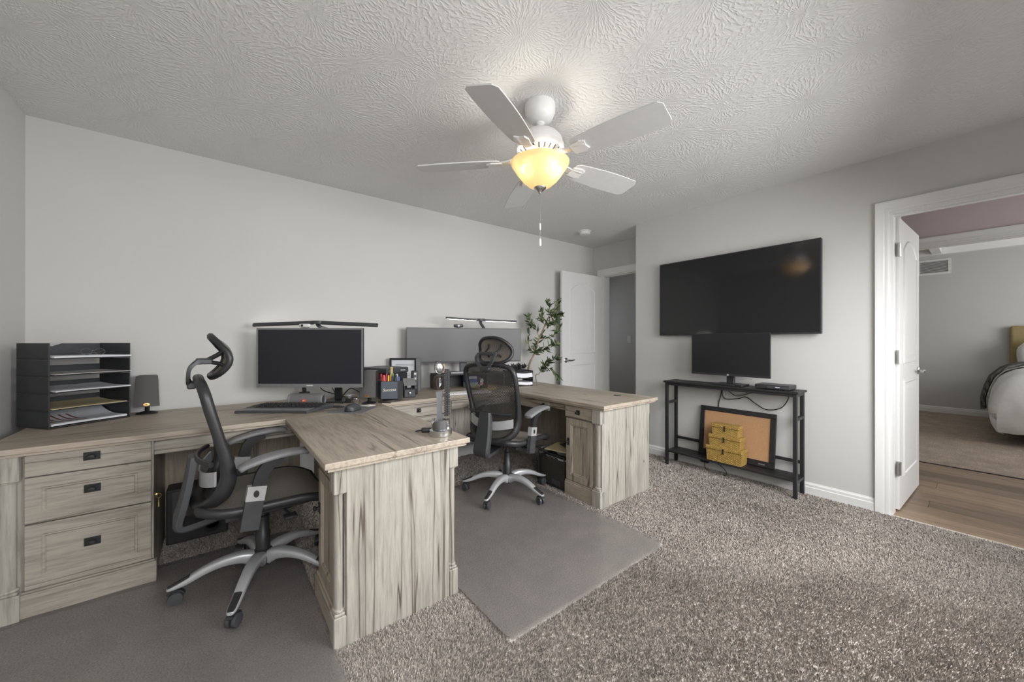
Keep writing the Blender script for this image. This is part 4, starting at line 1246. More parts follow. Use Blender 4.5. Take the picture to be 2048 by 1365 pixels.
# ---- satellite loudspeakers
def satellite(label, loc, yaw, s=1.0):
    t = thing('loudspeaker', label, 'speaker', loc, yaw, 'desktop loudspeakers')
    def body(w0, w1, h, d, y0):
        rings = []
        for i in range(9):
            f = i / 8; z = 0.045 + h * f; w = (w0 * (1 - f) + w1 * f) / 2
            if f > 0.9: w *= 0.97
            lean = 0.028 * f
            rings.append([Vector((x * s, (y + lean) * s, z * s)) for x, y in ((-w, y0), (w, y0), (w * 0.80, y0 + d), (-w * 0.80, y0 + d))])
        return rings
    MB().rings(body(0.116, 0.100, 0.185, 0.105, -0.035)).build('cabinet', M['black_plastic'], t)
    gm = MB()
    rings = []
    for i in range(13):
        f = i / 12; z = 0.047 + 0.181 * f; w = (0.112 * (1 - f) + 0.098 * f) / 2
        top = 0.010 * max(0, (f - 0.85) / 0.15) ** 2
        rr = [Vector((w * q * s, (-0.037 - 0.012 * (1 - q * q) + 0.028 * f) * s, (z + (0.009 * (1 - q * q) if f == 1 else 0)) * s)) for q in (-1, -0.6, -0.2, 0.2, 0.6, 1)]
        rr += [Vector((w * s, (-0.034 + 0.028 * f) * s, z * s)), Vector((-w * s, (-0.034 + 0.028 * f) * s, z * s))]
        rings.append(rr)
    gr = gm.rings(rings).build('grille', M['speaker_cloth'], t, smooth=40)
    MB().lathe([(0.011, 0), (0.011, 0.002), (0.0, 0.0025)], n=18, mat=T(0, -0.046 * s, 0.060 * s) @ Matrix.Rotation(R(83), 4, 'X') @ Matrix.Diagonal((1.3, 0.75, 1, 1))).build('badge', M['copper'], gr)
    MB().lathe([(0.004, 0), (0.004, 0.001), (0.0, 0.001)], n=12, mat=T(0, -0.0485 * s, 0.060 * s) @ Matrix.Rotation(R(83), 4, 'X') @ Matrix.Diagonal((1.5, 0.7, 1, 1))).build('badge_dot', M['black_plastic'], gr)
    MB().tube(smooth_path([(0, 0.03, 0.050), (0, 0.015, 0.025), (0, 0.0, 0.010)], 4), 0.012, 10).lathe([(0.0, 0.0), (0.048, 0.0), (0.050, 0.006), (0.030, 0.012), (0.0, 0.013)], n=24).xf(Matrix.Scale(s, 4)).build('foot', M['black_plastic'], t, smooth=40)
    return t
satellite('black satellite loudspeaker half hidden behind the letter tray tower', (-0.340, 3.185, DZ), R(3), 1.0)
satellite('black satellite loudspeaker standing between the silver-rimmed monitor and the pencil organizer', tuple(at(738, 2.66) + Vector((0, 0, DZ))), YAW + R(4), 1.0)

# ---- ergonomic keyboard
kb = thing('keyboard', 'dark ergonomic keyboard with a smooth palm rest below the silver-rimmed monitor', 'keyboard', tuple(at(570, 2.395) + Vector((0, 0, DZ))), YAW)
def kout(q):
    return q
pts = [(-0.245, -0.095), (-0.20, -0.103), (0.0, -0.098), (0.17, -0.103), (0.205, -0.09), (0.255, 0.075), (0.25, 0.092), (0.05, 0.110), (-0.04, 0.110), (-0.19, 0.092), (-0.205, 0.075)]
pts = [(p.x, p.y) for p in smooth_path([(x, y, 0) for x, y in pts], 3, closed=True)]
def kz(y): return 0.017 + 0.013 * max(0, min(1, (y + 0.06) / 0.1))
MB().rings([[Vector((x, y, 0.0)) for x, y in pts], [Vector((x, y, kz(y) * 0.7)) for x, y in pts], [Vector((x * 0.985, y * 0.97, kz(y))) for x, y in pts]]).build('body', M['dark_grey'], kb, smooth=40)
pr = [(x * 0.97, min(y, -0.042) * 0.97) for x, y in pts if y < -0.03]
MB().rings([[Vector((x, y, kz(y) - 0.002)) for x, y in pr], [Vector((x * 0.98, y * 0.98 - 0.001, kz(y) + 0.003)) for x, y in pr]]).build('palm_rest', M['mid_grey'], kb, smooth=30)
key0 = None
for r_ in range(6):
    n = (14, 16, 16, 15, 14, 10)[r_]
    y = 0.086 - r_ * 0.0215
    x0, x1 = -0.185 - 0.006 * r_ * 0, 0.225 - 0.006 * r_
    for k in range(n):
        x = x0 + (x1 - x0) * (k + 0.5) / n
        if key0 is None:
            key0 = MB().box(-0.0105, 0.0105, -0.0085, 0.0085, 0, 0.006, 0.0018).build('key', M['black_plastic'], kb)
            key0.location = (x, y, kz(y) - 0.001)
        else: dup(key0, kb, (x, y + 0.008 * math.cos(x * 9), kz(y) - 0.001))
# ---- round bluetooth speaker behind the keyboard
bt = thing('bluetooth_speaker', 'grey fabric cylinder speaker with a red badge lying behind the keyboard', 'speaker', tuple(at(614, 2.56) + Vector((0, 0, DZ))), YAW + R(4))
mx = T(0, 0, 0.043) @ Matrix.Rotation(R(90), 4, 'Y')
MB().lathe([(0.0, -0.098), (0.036, -0.098), (0.042, -0.092), (0.043, 0.0), (0.042, 0.092), (0.036, 0.098), (0.0, 0.098)], n=28, mat=mx).build('body', M['speaker_grey'], bt, smooth=40)
for s in (-1, 1):
    e = MB().lathe([(0.040, 0.094), (0.0425, 0.100), (0.040, 0.112), (0.034, 0.114), (0.032, 0.104), (0.0, 0.103)], n=28, mat=mx @ Matrix.Diagonal((1, 1, s, 1))).build('end_ring', M['mid_grey'], bt, smooth=40)
    MB().lathe([(0.0, 0.1035), (0.030, 0.1035), (0.026, 0.108), (0.0, 0.109)], n=24, mat=mx @ Matrix.Diagonal((1, 1, s, 1))).build('radiator', M['dark_grey'], e, smooth=40)
MB().box(-0.012, 0.012, -0.0455, -0.042, 0.034, 0.050, 0.001).build('badge', M['red_badge'], bt)
text_obj('badge_text', 'JBL', 0.011, M['white_plastic'], bt, T(0, -0.0458, 0.042) @ Matrix.Rotation(R(90), 4, 'X'), 0.0003)
# flat bar beside it
fb = tag(MB().box(-0.075, 0.075, -0.012, 0.012, 0, 0.012, 0.002).xf(rotz(YAW + R(-14))).build('power_bank', M['dark_grey'], None), 'flat grey bar lying right of the round fabric speaker', 'power bank')
fb.location = tuple(at(668, 2.50) + Vector((0, 0, DZ)))
# ---- mouse on its pad
p4 = [(654.3, 826), (725, 827.5), (754.8, 814.6), (690, 811.5)]
P4 = [at(x, (CAM_H - DZ) * 747.0 / (y - 682)) for x, y in p4]
ctr = sum(P4, Vector()) / 4
pad = MB().prism([((p - ctr).x, (p - ctr).y) for p in P4], 0, 0.003).build('mouse_pad', M['mid_grey'], None)
pad.location = (ctr.x, ctr.y, DZ)
tag(pad, 'thin grey mouse pad on the desk corner under the mouse', 'mouse pad')
ms = thing('mouse', 'dark grey computer mouse resting on the grey pad', 'mouse', tuple(at(706, 2.375) + Vector((0, 0, DZ + 0.0035))), YAW + R(78))
def mouse_pt(u, v):
    a_ = PI * v; x = -0.058 + 0.116 * u
    w = 0.036 * math.sqrt(max(0.02, 1 - (2 * u - 1) ** 4)); h = 0.040 * math.sqrt(max(0.02, 1 - abs(2 * u - 0.85) ** 2.6 / 1.5))
    return Vector((x, w * math.cos(a_), 0.004 + h * math.sin(a_) ** 0.8 if math.sin(a_) > 0 else 0.004))
MB().rings([[mouse_pt(i / 14, j / 12) for j in range(13)] for i in range(15)]).build('shell', M['dark_grey'], ms, smooth=60)
MB().rings([[Vector((p.x, p.y * 1.02, 0.0)) for p in [mouse_pt(i / 14, 0), mouse_pt(i / 14, 1)]] + [Vector((mouse_pt(i / 14, 1).x, mouse_pt(i / 14, 1).y * 1.02, 0.006)), Vector((mouse_pt(i / 14, 0).x, mouse_pt(i / 14, 0).y * 1.02, 0.006))] for i in range(15)]).build('base', M['black_plastic'], ms)
MB().lathe([(0.0, -0.004), (0.009, -0.004), (0.009, 0.004), (0.0, 0.004)], n=14, mat=T(0.034, 0, 0.033) @ Matrix.Rotation(R(90), 4, 'X')).build('wheel', M['mid_grey'], ms, smooth=40)

# ---- pencil organizer with the word on its slate front
po = thing('pencil_organizer', 'dark six-sided pencil organizer with gold lettering, full of pens', 'pencil holder', tuple(at(782, 2.80) + Vector((0, 0, DZ))), YAW + R(10))
hexa = [(-0.095, 0.0), (-0.060, -0.075), (0.060, -0.085), (0.092, -0.05), (0.080, 0.070), (-0.070, 0.080)]
inn = [(x * 0.93, y * 0.93) for x, y in hexa]
MB().rings([[Vector((x, y, 0.020)) for x, y in hexa], [Vector((x, y, 0.150 if y < 0.03 else 0.165)) for x, y in hexa], [Vector((x, y, 0.150 if y < 0.03 else 0.165)) for x, y in inn], [Vector((x, y, 0.040)) for x, y in inn]]).build('body', M['black_matte'], po)
fc = MB().prism([(-0.058, 0.024), (0.058, 0.024), (0.058, 0.148), (-0.058, 0.148)], 0, 0.003, T(0, -0.0805, 0) @ rotz(math.atan2(-0.010, 0.12)) @ Matrix.Rotation(R(90), 4, 'X')).build('front_plate', M['slate'], po)
text_obj('lettering', 'Success', 0.030, M['cream_print'], po, T(0, -0.0842, 0.088) @ rotz(math.atan2(-0.010, 0.12)) @ Matrix.Rotation(R(90), 4, 'X') @ Matrix.Rotation(R(3), 4, 'Z'), 0.0005, shear=0.25)
MB().lathe([(0.0, 0.0), (0.055, 0.0), (0.055, 0.008), (0.030, 0.012), (0.030, 0.021), (0.0, 0.021)], n=24).build('turntable', M['dark_grey'], po, smooth=40)
pens = [('bright red', (0.66, 0.03, 0.03)), ('coral red', (0.72, 0.13, 0.09)), ('dark red', (0.38, 0.02, 0.03)), ('crimson', (0.55, 0.01, 0.06)), ('pink', (0.70, 0.16, 0.20)), ('yellow', (0.80, 0.62, 0.03)), ('orange', (0.75, 0.28, 0.04)), ('green', (0.06, 0.30, 0.08)), ('navy', (0.03, 0.05, 0.16)), ('sky blue', (0.25, 0.55, 0.75)), ('white', (0.8, 0.8, 0.8)), ('black', (0.02, 0.02, 0.02)), ('silver grey', (0.42, 0.42, 0.44)), ('blue', (0.05, 0.10, 0.45))]
rn = random.Random(11)
for i, (cn, cc) in enumerate(pens):
    key = 'pen_' + cn.replace(' ', '_')
    if key not in M: plain(key, cc, 0.4)
    x = -0.068 + 0.136 * i / (len(pens) - 1) + rn.uniform(-0.004, 0.004); y = rn.uniform(-0.045, 0.03)
    L = rn.uniform(0.135, 0.155)
    o = thing('pen', '%s pen standing in the pencil organizer' % cn, 'pen', tuple(po.matrix_basis @ Vector((x, y, 0.0425))), 0, 'pens in the organizer')
    tl = Matrix.Rotation(rn.uniform(-0.10, 0.10), 4, 'X') @ Matrix.Rotation(rn.uniform(-0.08, 0.08), 4, 'Y')
    MB().lathe([(0.0, 0), (0.0045, 0.002), (0.0045, L * 0.62), (0.0, L * 0.62)], n=8, mat=tl).build('barrel', M[key], o, smooth=40)
    MB().lathe([(0.0, L * 0.60), (0.0056, L * 0.60), (0.0052, L), (0.003, L + 0.004), (0.0, L + 0.004)], n=8, mat=tl).build('cap', M[key], o, smooth=40)
plain('ruler_wood', (0.62, 0.46, 0.22), 0.6)
o = MB().box(-0.009, 0.009, -0.002, 0.002, 0, 0.205, 0.001).build('ruler', M['ruler_wood'], None)
o.location = tuple(po.matrix_basis @ Vector((-0.004, 0.045, 0.0425))); o.rotation_euler = (0, R(1), YAW)
tag(o, 'wooden ruler rising above the pens in the organizer', 'ruler')
o = MB().tube([(0, 0, 0.004), (0.105, 0, 0.004), (0.118, 0, 0.004)], [0.0038, 0.0038, 0.0008], 6).build('pencil', M['brown_black'], None)
o.location = tuple(at(757, 2.70) + Vector((0, 0, DZ))); o.rotation_euler = (0, 0, R(-62)); tag(o, 'dark pencil lying on the desk before the organizer', 'pencil')
# small things between stand and loudspeaker
o = thing('usb_dock', 'small black charging dock with a silver knob beside the monitor stand', 'dock', tuple(at(699, 2.70) + Vector((0, 0, DZ))), YAW)
MB().box(-0.022, 0.022, -0.016, 0.016, 0, 0.030, 0.003).build('body', M['black_plastic'], o)
MB().lathe([(0.010, 0.030), (0.016, 0.040), (0.026, 0.050), (0.026, 0.056), (0.0, 0.057)], n=16).build('knob', M['silver_paint'], o, smooth=40)
o = thing('wristwatch', 'metal wristwatch lying on its side by the loudspeaker foot', 'watch', tuple(at(712, 2.57) + Vector((0, 0, DZ))), YAW)
MB().tube([(0.022 * math.cos(q), 0.004 * math.sin(2 * q), 0.0245 + 0.022 * math.sin(q)) for q in [2 * PI * i / 20 for i in range(20)]], 0.0035, 6, closed=True).xf(Matrix.Diagonal((1, 2.2, 1, 1))).build('band', M['nickel'], o, smooth=50)
MB().lathe([(0.0, 0), (0.017, 0), (0.017, 0.007), (0.0, 0.008)], n=20, mat=T(0.0, 0.0, 0.044)).build('case', M['chrome'], o, smooth=40)
o = tag(MB().box(-0.020, 0.020, -0.012, 0.012, 0, 0.007, 0.002).xf(rotz(YAW)).build('usb_stick', M['white_plastic'], None), 'small white card reader lying before the wristwatch', 'card reader')
o.location = tuple(at(709, 2.50) + Vector((0, 0, DZ)))
o = tag(MB().box(-0.04, 0.04, -0.03, 0.03, 0, 0.0025).xf(rotz(R(20))).build('notepad', M['paper_warm'], None), 'small pale notepad lying before the loudspeaker', 'notepad')
o.location = tuple(at(736, 2.565) + Vector((0, 0, DZ)))
o = thing('cable_tangle', 'black cables looping behind the silver-rimmed monitor', 'cable', tuple(at(672, 2.88) + Vector((0, 0, DZ))), YAW)
MB().tube(smooth_path([(-0.16, 0.02, 0.17), (-0.12, 0.02, 0.07), (-0.02, 0.03, 0.03), (0.05, 0.05, 0.005)], 6), 0.004, 6).build('cable', M['black_plastic'], o, smooth=60)
MB().tube(smooth_path([(0.04, 0.03, 0.02), (0.10, 0.03, 0.075), (0.17, 0.02, 0.05), (0.24, 0.02, 0.02)], 6), 0.004, 6).build('cable', M['black_plastic'], o, smooth=60)
MB().tube(smooth_path([(-0.05, 0.02, 0.20), (-0.045, 0.02, 0.10), (-0.02, 0.03, 0.04), (0.0, 0.04, 0.004)], 6), 0.003, 6).build('cable', M['black_plastic'], o, smooth=60)

# ---- printer, framed certificate, organizer with slanted lid, narrow dock
pr_ = thing('printer', 'flat black printer behind the pencil organizer', 'printer', (1.035, 2.890, DZ), 0.36)
MB().box(0, 0.215, 0, 0.30, 0.006, 0.185, 0.006).build('body', M['black_matte'], pr_)
MB().box(-0.006, 0.221, -0.006, 0.306, 0.187, 0.230, 0.008, 2).build('lid', M['dark_grey'], pr_)
MB().box(0.02, 0.195, -0.0025, 0.0, 0.150, 0.178, 0.001).build('control_panel', M['black_plastic'], pr_)
MB().box(0.135, 0.185, -0.0068, -0.0058, 0.204, 0.214).build('logo_mark', M['silver_paint'], pr_)
fp = at(806, 3.30)
fr_ = thing('picture_frame', 'black upright frame holding a white certificate behind the printer', 'picture frame', (fp.x, fp.y, DZ), YAW)
w, h, b_ = 0.238, 0.292, 0.016
m = MB().box(-w / 2, w / 2, 0, 0.03, 0, b_).box(-w / 2, w / 2, 0, 0.03, h - b_, h).box(-w / 2, -w / 2 + b_, 0, 0.03, b_, h - b_).box(w / 2 - b_, w / 2, 0, 0.03, b_, h - b_)
m.build('frame', M['black_plastic'], fr_)
MB().box(w / 2, w / 2 + 0.032, -0.02, 0.05, 0, h - 0.001, 0.003).build('side_plate', M['mid_grey'], fr_)
ct = MB().box(-w / 2 + b_, w / 2 - b_, 0.010, 0.014, b_, h - b_).build('certificate', M['paper'], fr_)
plain('grey_print', (0.36, 0.38, 0.42), 0.8)
for k, (q0, q1, z) in enumerate(((-0.07, 0.09, 0.235), (-0.07, 0.09, 0.222), (-0.08, -0.01, 0.165), (-0.08, 0.06, 0.150), (-0.08, 0.06, 0.135), (-0.08, 0.03, 0.120))):
    MB().box(q0, q1, 0.0094, 0.0100, z, z + 0.005).build('printed_line', M['grey_print'], ct)
og = thing('desk_organizer', 'black desk organizer with slanted grey lid and a small drawer', 'organizer', tuple(at(818, 2.96) + Vector((0, 0, DZ))), YAW + R(24))
MB().box(-0.042, 0.045, -0.03, 0.06, 0, 0.068, 0.003).box(-0.042, -0.035, -0.03, 0.06, 0.068, 0.105).box(0.038, 0.045, -0.03, 0.06, 0.068, 0.105).build('body', M['black_matte'], og)
MB().box(-0.046, 0.049, -0.005, 0.085, 0, 0.006, 0.001).xf(T(0, -0.045, 0.098) @ Matrix.Rotation(R(32), 4, 'X')).build('lid', M['mid_grey'], og)
dr = MB().box(-0.038, 0.041, -0.034, -0.030, 0.006, 0.062, 0.001).build('drawer', M['dark_grey'], og)
MB().lathe([(0.004, 0), (0.004, 0.006), (0.007, 0.009), (0.006, 0.014), (0.0, 0.015)], n=12, mat=T(0.0015, -0.034, 0.036) @ Matrix.Rotation(R(90), 4, 'X')).build('knob', M['chrome'], dr, smooth=40)
nd = thing('drive_dock', 'narrow black tower dock with pale buttons beside the organizer', 'drive dock', tuple(at(829, 3.12) + Vector((0, 0, DZ))), YAW + R(18))
MB().box(-0.026, 0.026, -0.03, 0.06, 0, 0.195, 0.009, 2).build('body', M['black_plastic'], nd, smooth=40)
for z, w_, col in ((0.165, 0.018, 'paper'), (0.125, 0.016, 'paper'), (0.085, 0.026, 'slate'), (0.05, 0.026, 'slate')):
    MB().box(-w_ / 2 + 0.004, w_ / 2 + 0.004, -0.032, -0.0298, z, z + 0.016, 0.0005).build('button', M[col], nd)

# ---- black riser with shelf under the wide monitor
q0, q1 = Vector((1.555, 3.075, 0)), Vector((2.235, 2.95, 0))
ry = math.atan2((q1 - q0).y, (q1 - q0).x); RL = (q1 - q0).length
rs = thing('desk_riser', 'long black desk riser with open shelf carrying the wide monitor', 'monitor riser', (q0.x, q0.y, DZ), ry)
MB().box(0, RL, 0, 0.205, 0.124, 0.137, 0.002).build('shelf', M['black_matte'], rs)
for x in (0.0, 0.50, RL - 0.012): MB().box(x, x + 0.012, 0.004, 0.20, 0, 0.124).build('leg', M['black_matte'], rs)
MB().box(0.012, RL - 0.012, 0.19, 0.198, 0.0, 0.124).build('back_panel', M['black_matte'], rs)
def on_riser(x, y, z): return tuple(rs.matrix_basis @ Vector((x, y, z)))
plain('box_white', (0.70, 0.70, 0.72), 0.6); plain('box_blue', (0.05, 0.10, 0.38), 0.5); plain('box_teal', (0.42, 0.56, 0.58), 0.6); plain('box_pink', (0.70, 0.42, 0.46), 0.6)
for nm_, lab, cat, x, w_, h_, mt, mt2, z in (
        ('carton', 'small white carton with dark print at the left end of the riser shelf', 'box', 0.030, 0.055, 0.105, 'box_white', 'slate', 0.0),
        ('carton', 'pale teal carton under the blue box on the riser shelf', 'box', 0.30, 0.115, 0.048, 'box_teal', None, 0.0),
        ('carton', 'blue and white box lying on the pale teal carton', 'box', 0.295, 0.11, 0.062, 'box_blue', 'box_white', 0.0488),
        ('carton', 'small pink bottle box on the riser shelf', 'box', 0.435, 0.035, 0.080, 'box_pink', 'paper', 0.0)):
    o = thing(nm_, lab, cat, on_riser(x, 0.02, z + 0.0004), ry)
    MB().box(0, w_, 0, 0.10, 0, h_, 0.001).build('body', M[mt], o)
    if mt2: MB().box(w_ * 0.06, w_ * 0.94, -0.0012, 0, h_ * 0.55, h_ * 0.95).build('label_panel', M[mt2], o)
# silver clamshell ornament on the riser
cl = thing('shell_ornament', 'silver clam-shaped ornament with tan side on the riser end', 'ornament', on_riser(0.045, 0.07, 0.1375), ry - R(10))
MB().lathe([(0.0, 0), (0.022, 0.0), (0.038, 0.02), (0.046, 0.05), (0.044, 0.08), (0.034, 0.098), (0.0, 0.104)], n=20, mat=Matrix.Diagonal((1, 0.4, 1, 1))).build('bowl', M['alloy'], cl, smooth=50)
MB().box(0.020, 0.052, -0.010, 0.018, 0.012, 0.092, 0.003).build('side', M['ruler_wood'], cl)
MB().tube([(-0.04 * math.cos(q), -0.02, 0.055 + 0.05 * math.sin(q)) for q in [2 * PI * i / 16 for i in range(16)]], 0.004, 6, closed=True).build('rim', M['chrome'], cl, smooth=50)
MB().lathe([(0.0, 0.10), (0.007, 0.104), (0.004, 0.112), (0.009, 0.118), (0.0, 0.126)], n=10, mat=T(-0.02, -0.01, 0)).build('finial', M['chrome'], cl, smooth=50)
# laptop leaning flat on the riser
lp_ = thing('laptop', 'closed grey laptop lying on the riser before the monitor stand', 'laptop', on_riser(0.235, 0.075, 0.1375), ry)
MB().box(-0.10, 0.11, -0.075, -0.024, 0, 0.010, 0.003).build('base', M['mid_grey'], lp_)
MB().box(-0.10, 0.11, -0.075, -0.024, 0.0105, 0.018, 0.003).build('lid', M['silver_paint'], lp_)
# two-tier paper tray at the riser's right end
pt_ = thing('paper_tray', 'two-tier black paper tray stuffed with white papers beside the olive plant', 'letter tray', tuple(at(1046, 3.70) + Vector((0, 0, DZ))), R(-12))
for z in (0.003, 0.075, 0.135): MB().box(-0.13, 0.105, -0.02, 0.20, z, z + 0.004).build('shelf', M['black_plastic'], pt_)
for x in (-0.13, 0.099): MB().box(x, x + 0.006, -0.02, 0.20, 0.0, 0.150, 0.002).build('side', M['tray_black'], pt_)
for k, (z, th, lab) in enumerate(((0.0075, 0.03, 'white papers in the lower shelf of the two-tier tray'), (0.0795, 0.045, 'curling white papers in the upper shelf of the two-tier tray'))):
    o = thing('paper_pile', lab, 'paper', tuple(pt_.matrix_basis @ Vector((0, 0, z))), R(-12))
    MB().shell(lambda u, v: Vector((-0.12 + 0.214 * u, -0.025 + 0.2 * v, th / 2 + 0.0035 + 0.004 * math.sin(6 * u + k))), 8, 4, th * 0.9).build('stack', M['paper'], o)
# faux succulents lying on the paper tray
def leaf_cloud(name, parent, n, fn, mat, L0, L1, w, seed, world=True):
    rn = random.Random(seed); vs_, fs, tint = [], [], []
    for i in range(n):
        p, d = fn(i, rn)
        d = Vector(d).normalized(); L = rn.uniform(L0, L1)
        sd = d.cross(Vector((rn.uniform(-1, 1), rn.uniform(-1, 1), rn.uniform(-1, 1)))).normalized(); up = sd.cross(d)
        k = len(vs_); t_ = rn.random()
        for a_, b_, c_ in ((0, 0, 0), (0.30, 0.5, 0.04), (0.65, 0.42, 0.05), (1, 0, -0.02), (0.65, -0.42, 0.05), (0.30, -0.5, 0.04), (0.35, 0, -0.03), (0.68, 0, -0.02)):
            vs_.append(p + d * L * a_ + sd * w * b_ + up * L * c_); tint.append(t_)
        fs += [(k, k + 1, k + 6), (k + 1, k + 2, k + 7, k + 6), (k + 2, k + 3, k + 7), (k + 3, k + 4, k + 7), (k + 4, k + 5, k + 6, k + 7), (k + 5, k, k + 6)]
    me = bpy.data.meshes.new(name); me.from_pydata(vs_, [], fs)
    at_ = me.attributes.new('tint', 'FLOAT', 'POINT'); at_.data.foreach_set('value', tint)
    me.materials.append(mat)
    o = bpy.data.objects.new(name, me); COL.objects.link(o); o.parent = parent
    o['kind'] = 'stuff'
    return o
sc_ = thing('succulent_plant', 'low dark succulent sitting on the two-tier paper tray', 'plant', tuple(pt_.matrix_basis @ Vector((-0.02, 0.07, 0.1395))), 0)
MB().lathe([(0.0, 0), (0.05, 0), (0.06, 0.02), (0.058, 0.022), (0.0, 0.02)], n=20).build('dish', M['terracotta_black'], sc_, smooth=40)
leaf_cloud('foliage', sc_, 60, lambda i, r: (Vector((r.uniform(-0.08, 0.08), r.uniform(-0.03, 0.03), 0.025)), (r.uniform(-0.8, 0.8), r.uniform(-0.6, 0.6), r.uniform(0.2, 1))), M['black_matte'], 0.035, 0.075, 0.022, 5)
# pale keyboard and round tray on the far desk, seen past the chair
k2 = thing('keyboard', 'slim white keyboard on the far desk beyond the mesh chair', 'keyboard', tuple(at(935, 3.16) + Vector((0, 0, DZ))), ry)
MB().box(-0.20, 0.20, -0.06, 0.06, 0, 0.012, 0.003).build('body', M['white_plastic'], k2)
kk = None
for r_ in range(5):
    for c_ in range(14):
        l_ = (-0.185 + 0.0285 * c_, -0.044 + 0.022 * r_, 0.012)
        if kk is None:
            kk = MB().box(-0.0115, 0.0115, -0.009, 0.009, 0, 0.004, 0.001).build('key', M['paper_warm'], k2); kk.location = l_
        else: dup(kk, k2, l_)
pl = thing('trinket_tray', 'shallow woven trinket tray on the far desk behind the chair mesh', 'tray', (1.95, 2.90, DZ))
MB().lathe([(0.0, 0.0), (0.11, 0.0), (0.125, 0.018), (0.120, 0.019), (0.106, 0.006), (0.0, 0.006)], n=32).build('dish', M['ruler_wood'], pl, smooth=40)
MB().lathe([(0.0, 0.006), (0.035, 0.006), (0.035, 0.03), (0.0, 0.032)], n=20).build('tin', M['brown_black'], pl, smooth=40)

# ---- piston trophy: upturned piston, connecting rod and a loop of double roller chain
pc = (CAM_H - ZT) * 747.0 / (871.5 - 682)
pp = at(884, pc)
ps = thing('piston_trophy', 'polished engine piston with rod and double roller chain on the desk corner', 'trophy', (pp.x, pp.y + 0.012, DZ), YAW)
MB().lathe([(0.0, 0), (0.051, 0), (0.052, 0.003), (0.052, 0.008), (0.0505, 0.009), (0.0505, 0.011), (0.052, 0.012), (0.052, 0.017), (0.0505, 0.018), (0.0505, 0.020), (0.052, 0.021), (0.052, 0.027), (0.046, 0.030), (0.040, 0.031), (0.0, 0.031)], n=36).build('crown', M['alloy'], ps, smooth=25)
def skirt(u, v):
    a_ = -1.05 + 2.1 * u
    return Vector((0.037 * math.sin(a_), -0.037 * math.cos(a_), 0.030 + (0.044 - 0.020 * abs(2 * u - 1) ** 3) * v))
MB().shell(skirt, 16, 4, 0.006).build('skirt', M['steel_dark'], ps, smooth=40)
MB().shell(lambda u, v: Vector((skirt(u, v).x, -skirt(u, v).y, skirt(u, v).z)), 16, 4, 0.006).build('skirt', M['alloy'], ps, smooth=40)
for s in (-1, 1):
    MB().lathe([(0.009, 0), (0.020, 0), (0.020, 0.010), (0.009, 0.010)], n=20, mat=T(0.030 * s, 0, 0.060) @ Matrix.Rotation(R(90 * s), 4, 'Y'), cap=False).box(0.026 * s - 0.005, 0.026 * s + 0.005, -0.018, 0.018, 0.03, 0.050, 0.002).build('pin_boss', M['alloy'], ps, smooth=30)
MB().tube([(-0.030, 0, 0.060), (0.030, 0, 0.060)], 0.009, 14).build('wrist_pin', M['chrome'], ps, smooth=40)
rod = MB().sweep([(-0.006, 0, 0.050), (-0.006, 0, 0.10), (-0.006, 0, 0.16), (-0.006, 0, 0.205)], [[(-h_, -0.006), (-h_, 0.006), (-h_ * 0.55, 0.006), (-h_ * 0.55, 0.003), (h_ * 0.55, 0.003), (h_ * 0.55, 0.006), (h_, 0.006), (h_, -0.006), (h_ * 0.55, -0.006), (h_ * 0.55, -0.003), (-h_ * 0.55, -0.003), (-h_ * 0.55, -0.006)] for h_ in (0.014, 0.0115, 0.0115, 0.016)], (1, 0, 0))
plain('rod_steel', (0.30, 0.31, 0.33), 0.4, metal=0.8)
rod.build('connecting_rod', M['rod_steel'], ps)
be = MB().lathe([(0.027, -0.011), (0.036, -0.011), (0.036, 0.011), (0.027, 0.011), (0.027, -0.011)], n=32, mat=T(-0.006, 0, 0.248) @ rotz(R(58)) @ Matrix.Rotation(R(90), 4, 'X'), cap=False)
be.box(-0.034, -0.016, -0.009, 0.009, 0.218, 0.278, 0.003).box(0.004, 0.022, -0.009, 0.009, 0.218, 0.278, 0.003)
be.build('big_end', M['brown_black'], ps, smooth=35)
plain('chain_steel', (0.10, 0.10, 0.105), 0.35, metal=0.7)
# chain: links hang on both sides over the big end; each link a plate pair with two rollers
ch = MB()
loop = []
for i in range(19): loop.append((0.030, -0.022, 0.300 - 0.0112 * i))
for i in range(19): loop.append((0.030, 0.012, 0.300 - 0.0112 * i))
loop.append((0.030, -0.012, 0.309)); loop.append((0.030, 0.002, 0.309))
chain = None
for (x, y, z) in loop:
    if chain is None:
        c_ = MB()
        for xx in (-0.0085, 0.0, 0.0085): c_.box(xx - 0.0011, xx + 0.0011, -0.0040, 0.0040, -0.0050, 0.0050, 0.0008)
        c_.tube([(-0.0105, 0, 0.0), (0.0105, 0, 0.0)], 0.0032, 8)
        chain = c_.build('chain_link', M['chain_steel'], ps); chain.location = (x, y, z)
    else: dup(chain, ps, (x, y, z))
kf = thing('key_fob', 'black car key fob with a loop lying beside the piston trophy', 'key fob', tuple(at(856, (CAM_H - ZT) * 747.0 / (864 - 682)) + Vector((0, 0, DZ))), YAW + R(12))
MB().box(-0.032, 0.026, -0.017, 0.017, 0, 0.020, 0.007, 3).build('body', M['black_plastic'], kf, smooth=50)
MB().box(-0.012, 0.020, -0.012, 0.012, 0.0195, 0.0225, 0.001).build('button_pad', M['mid_grey'], kf)
MB().tube(smooth_path([(-0.030, 0, 0.009), (-0.044, 0.010, 0.007), (-0.060, 0.002, 0.005), (-0.045, -0.008, 0.006)], 5, closed=True), 0.0022, 6, closed=True).build('loop', M['black_matte'], kf, smooth=60)

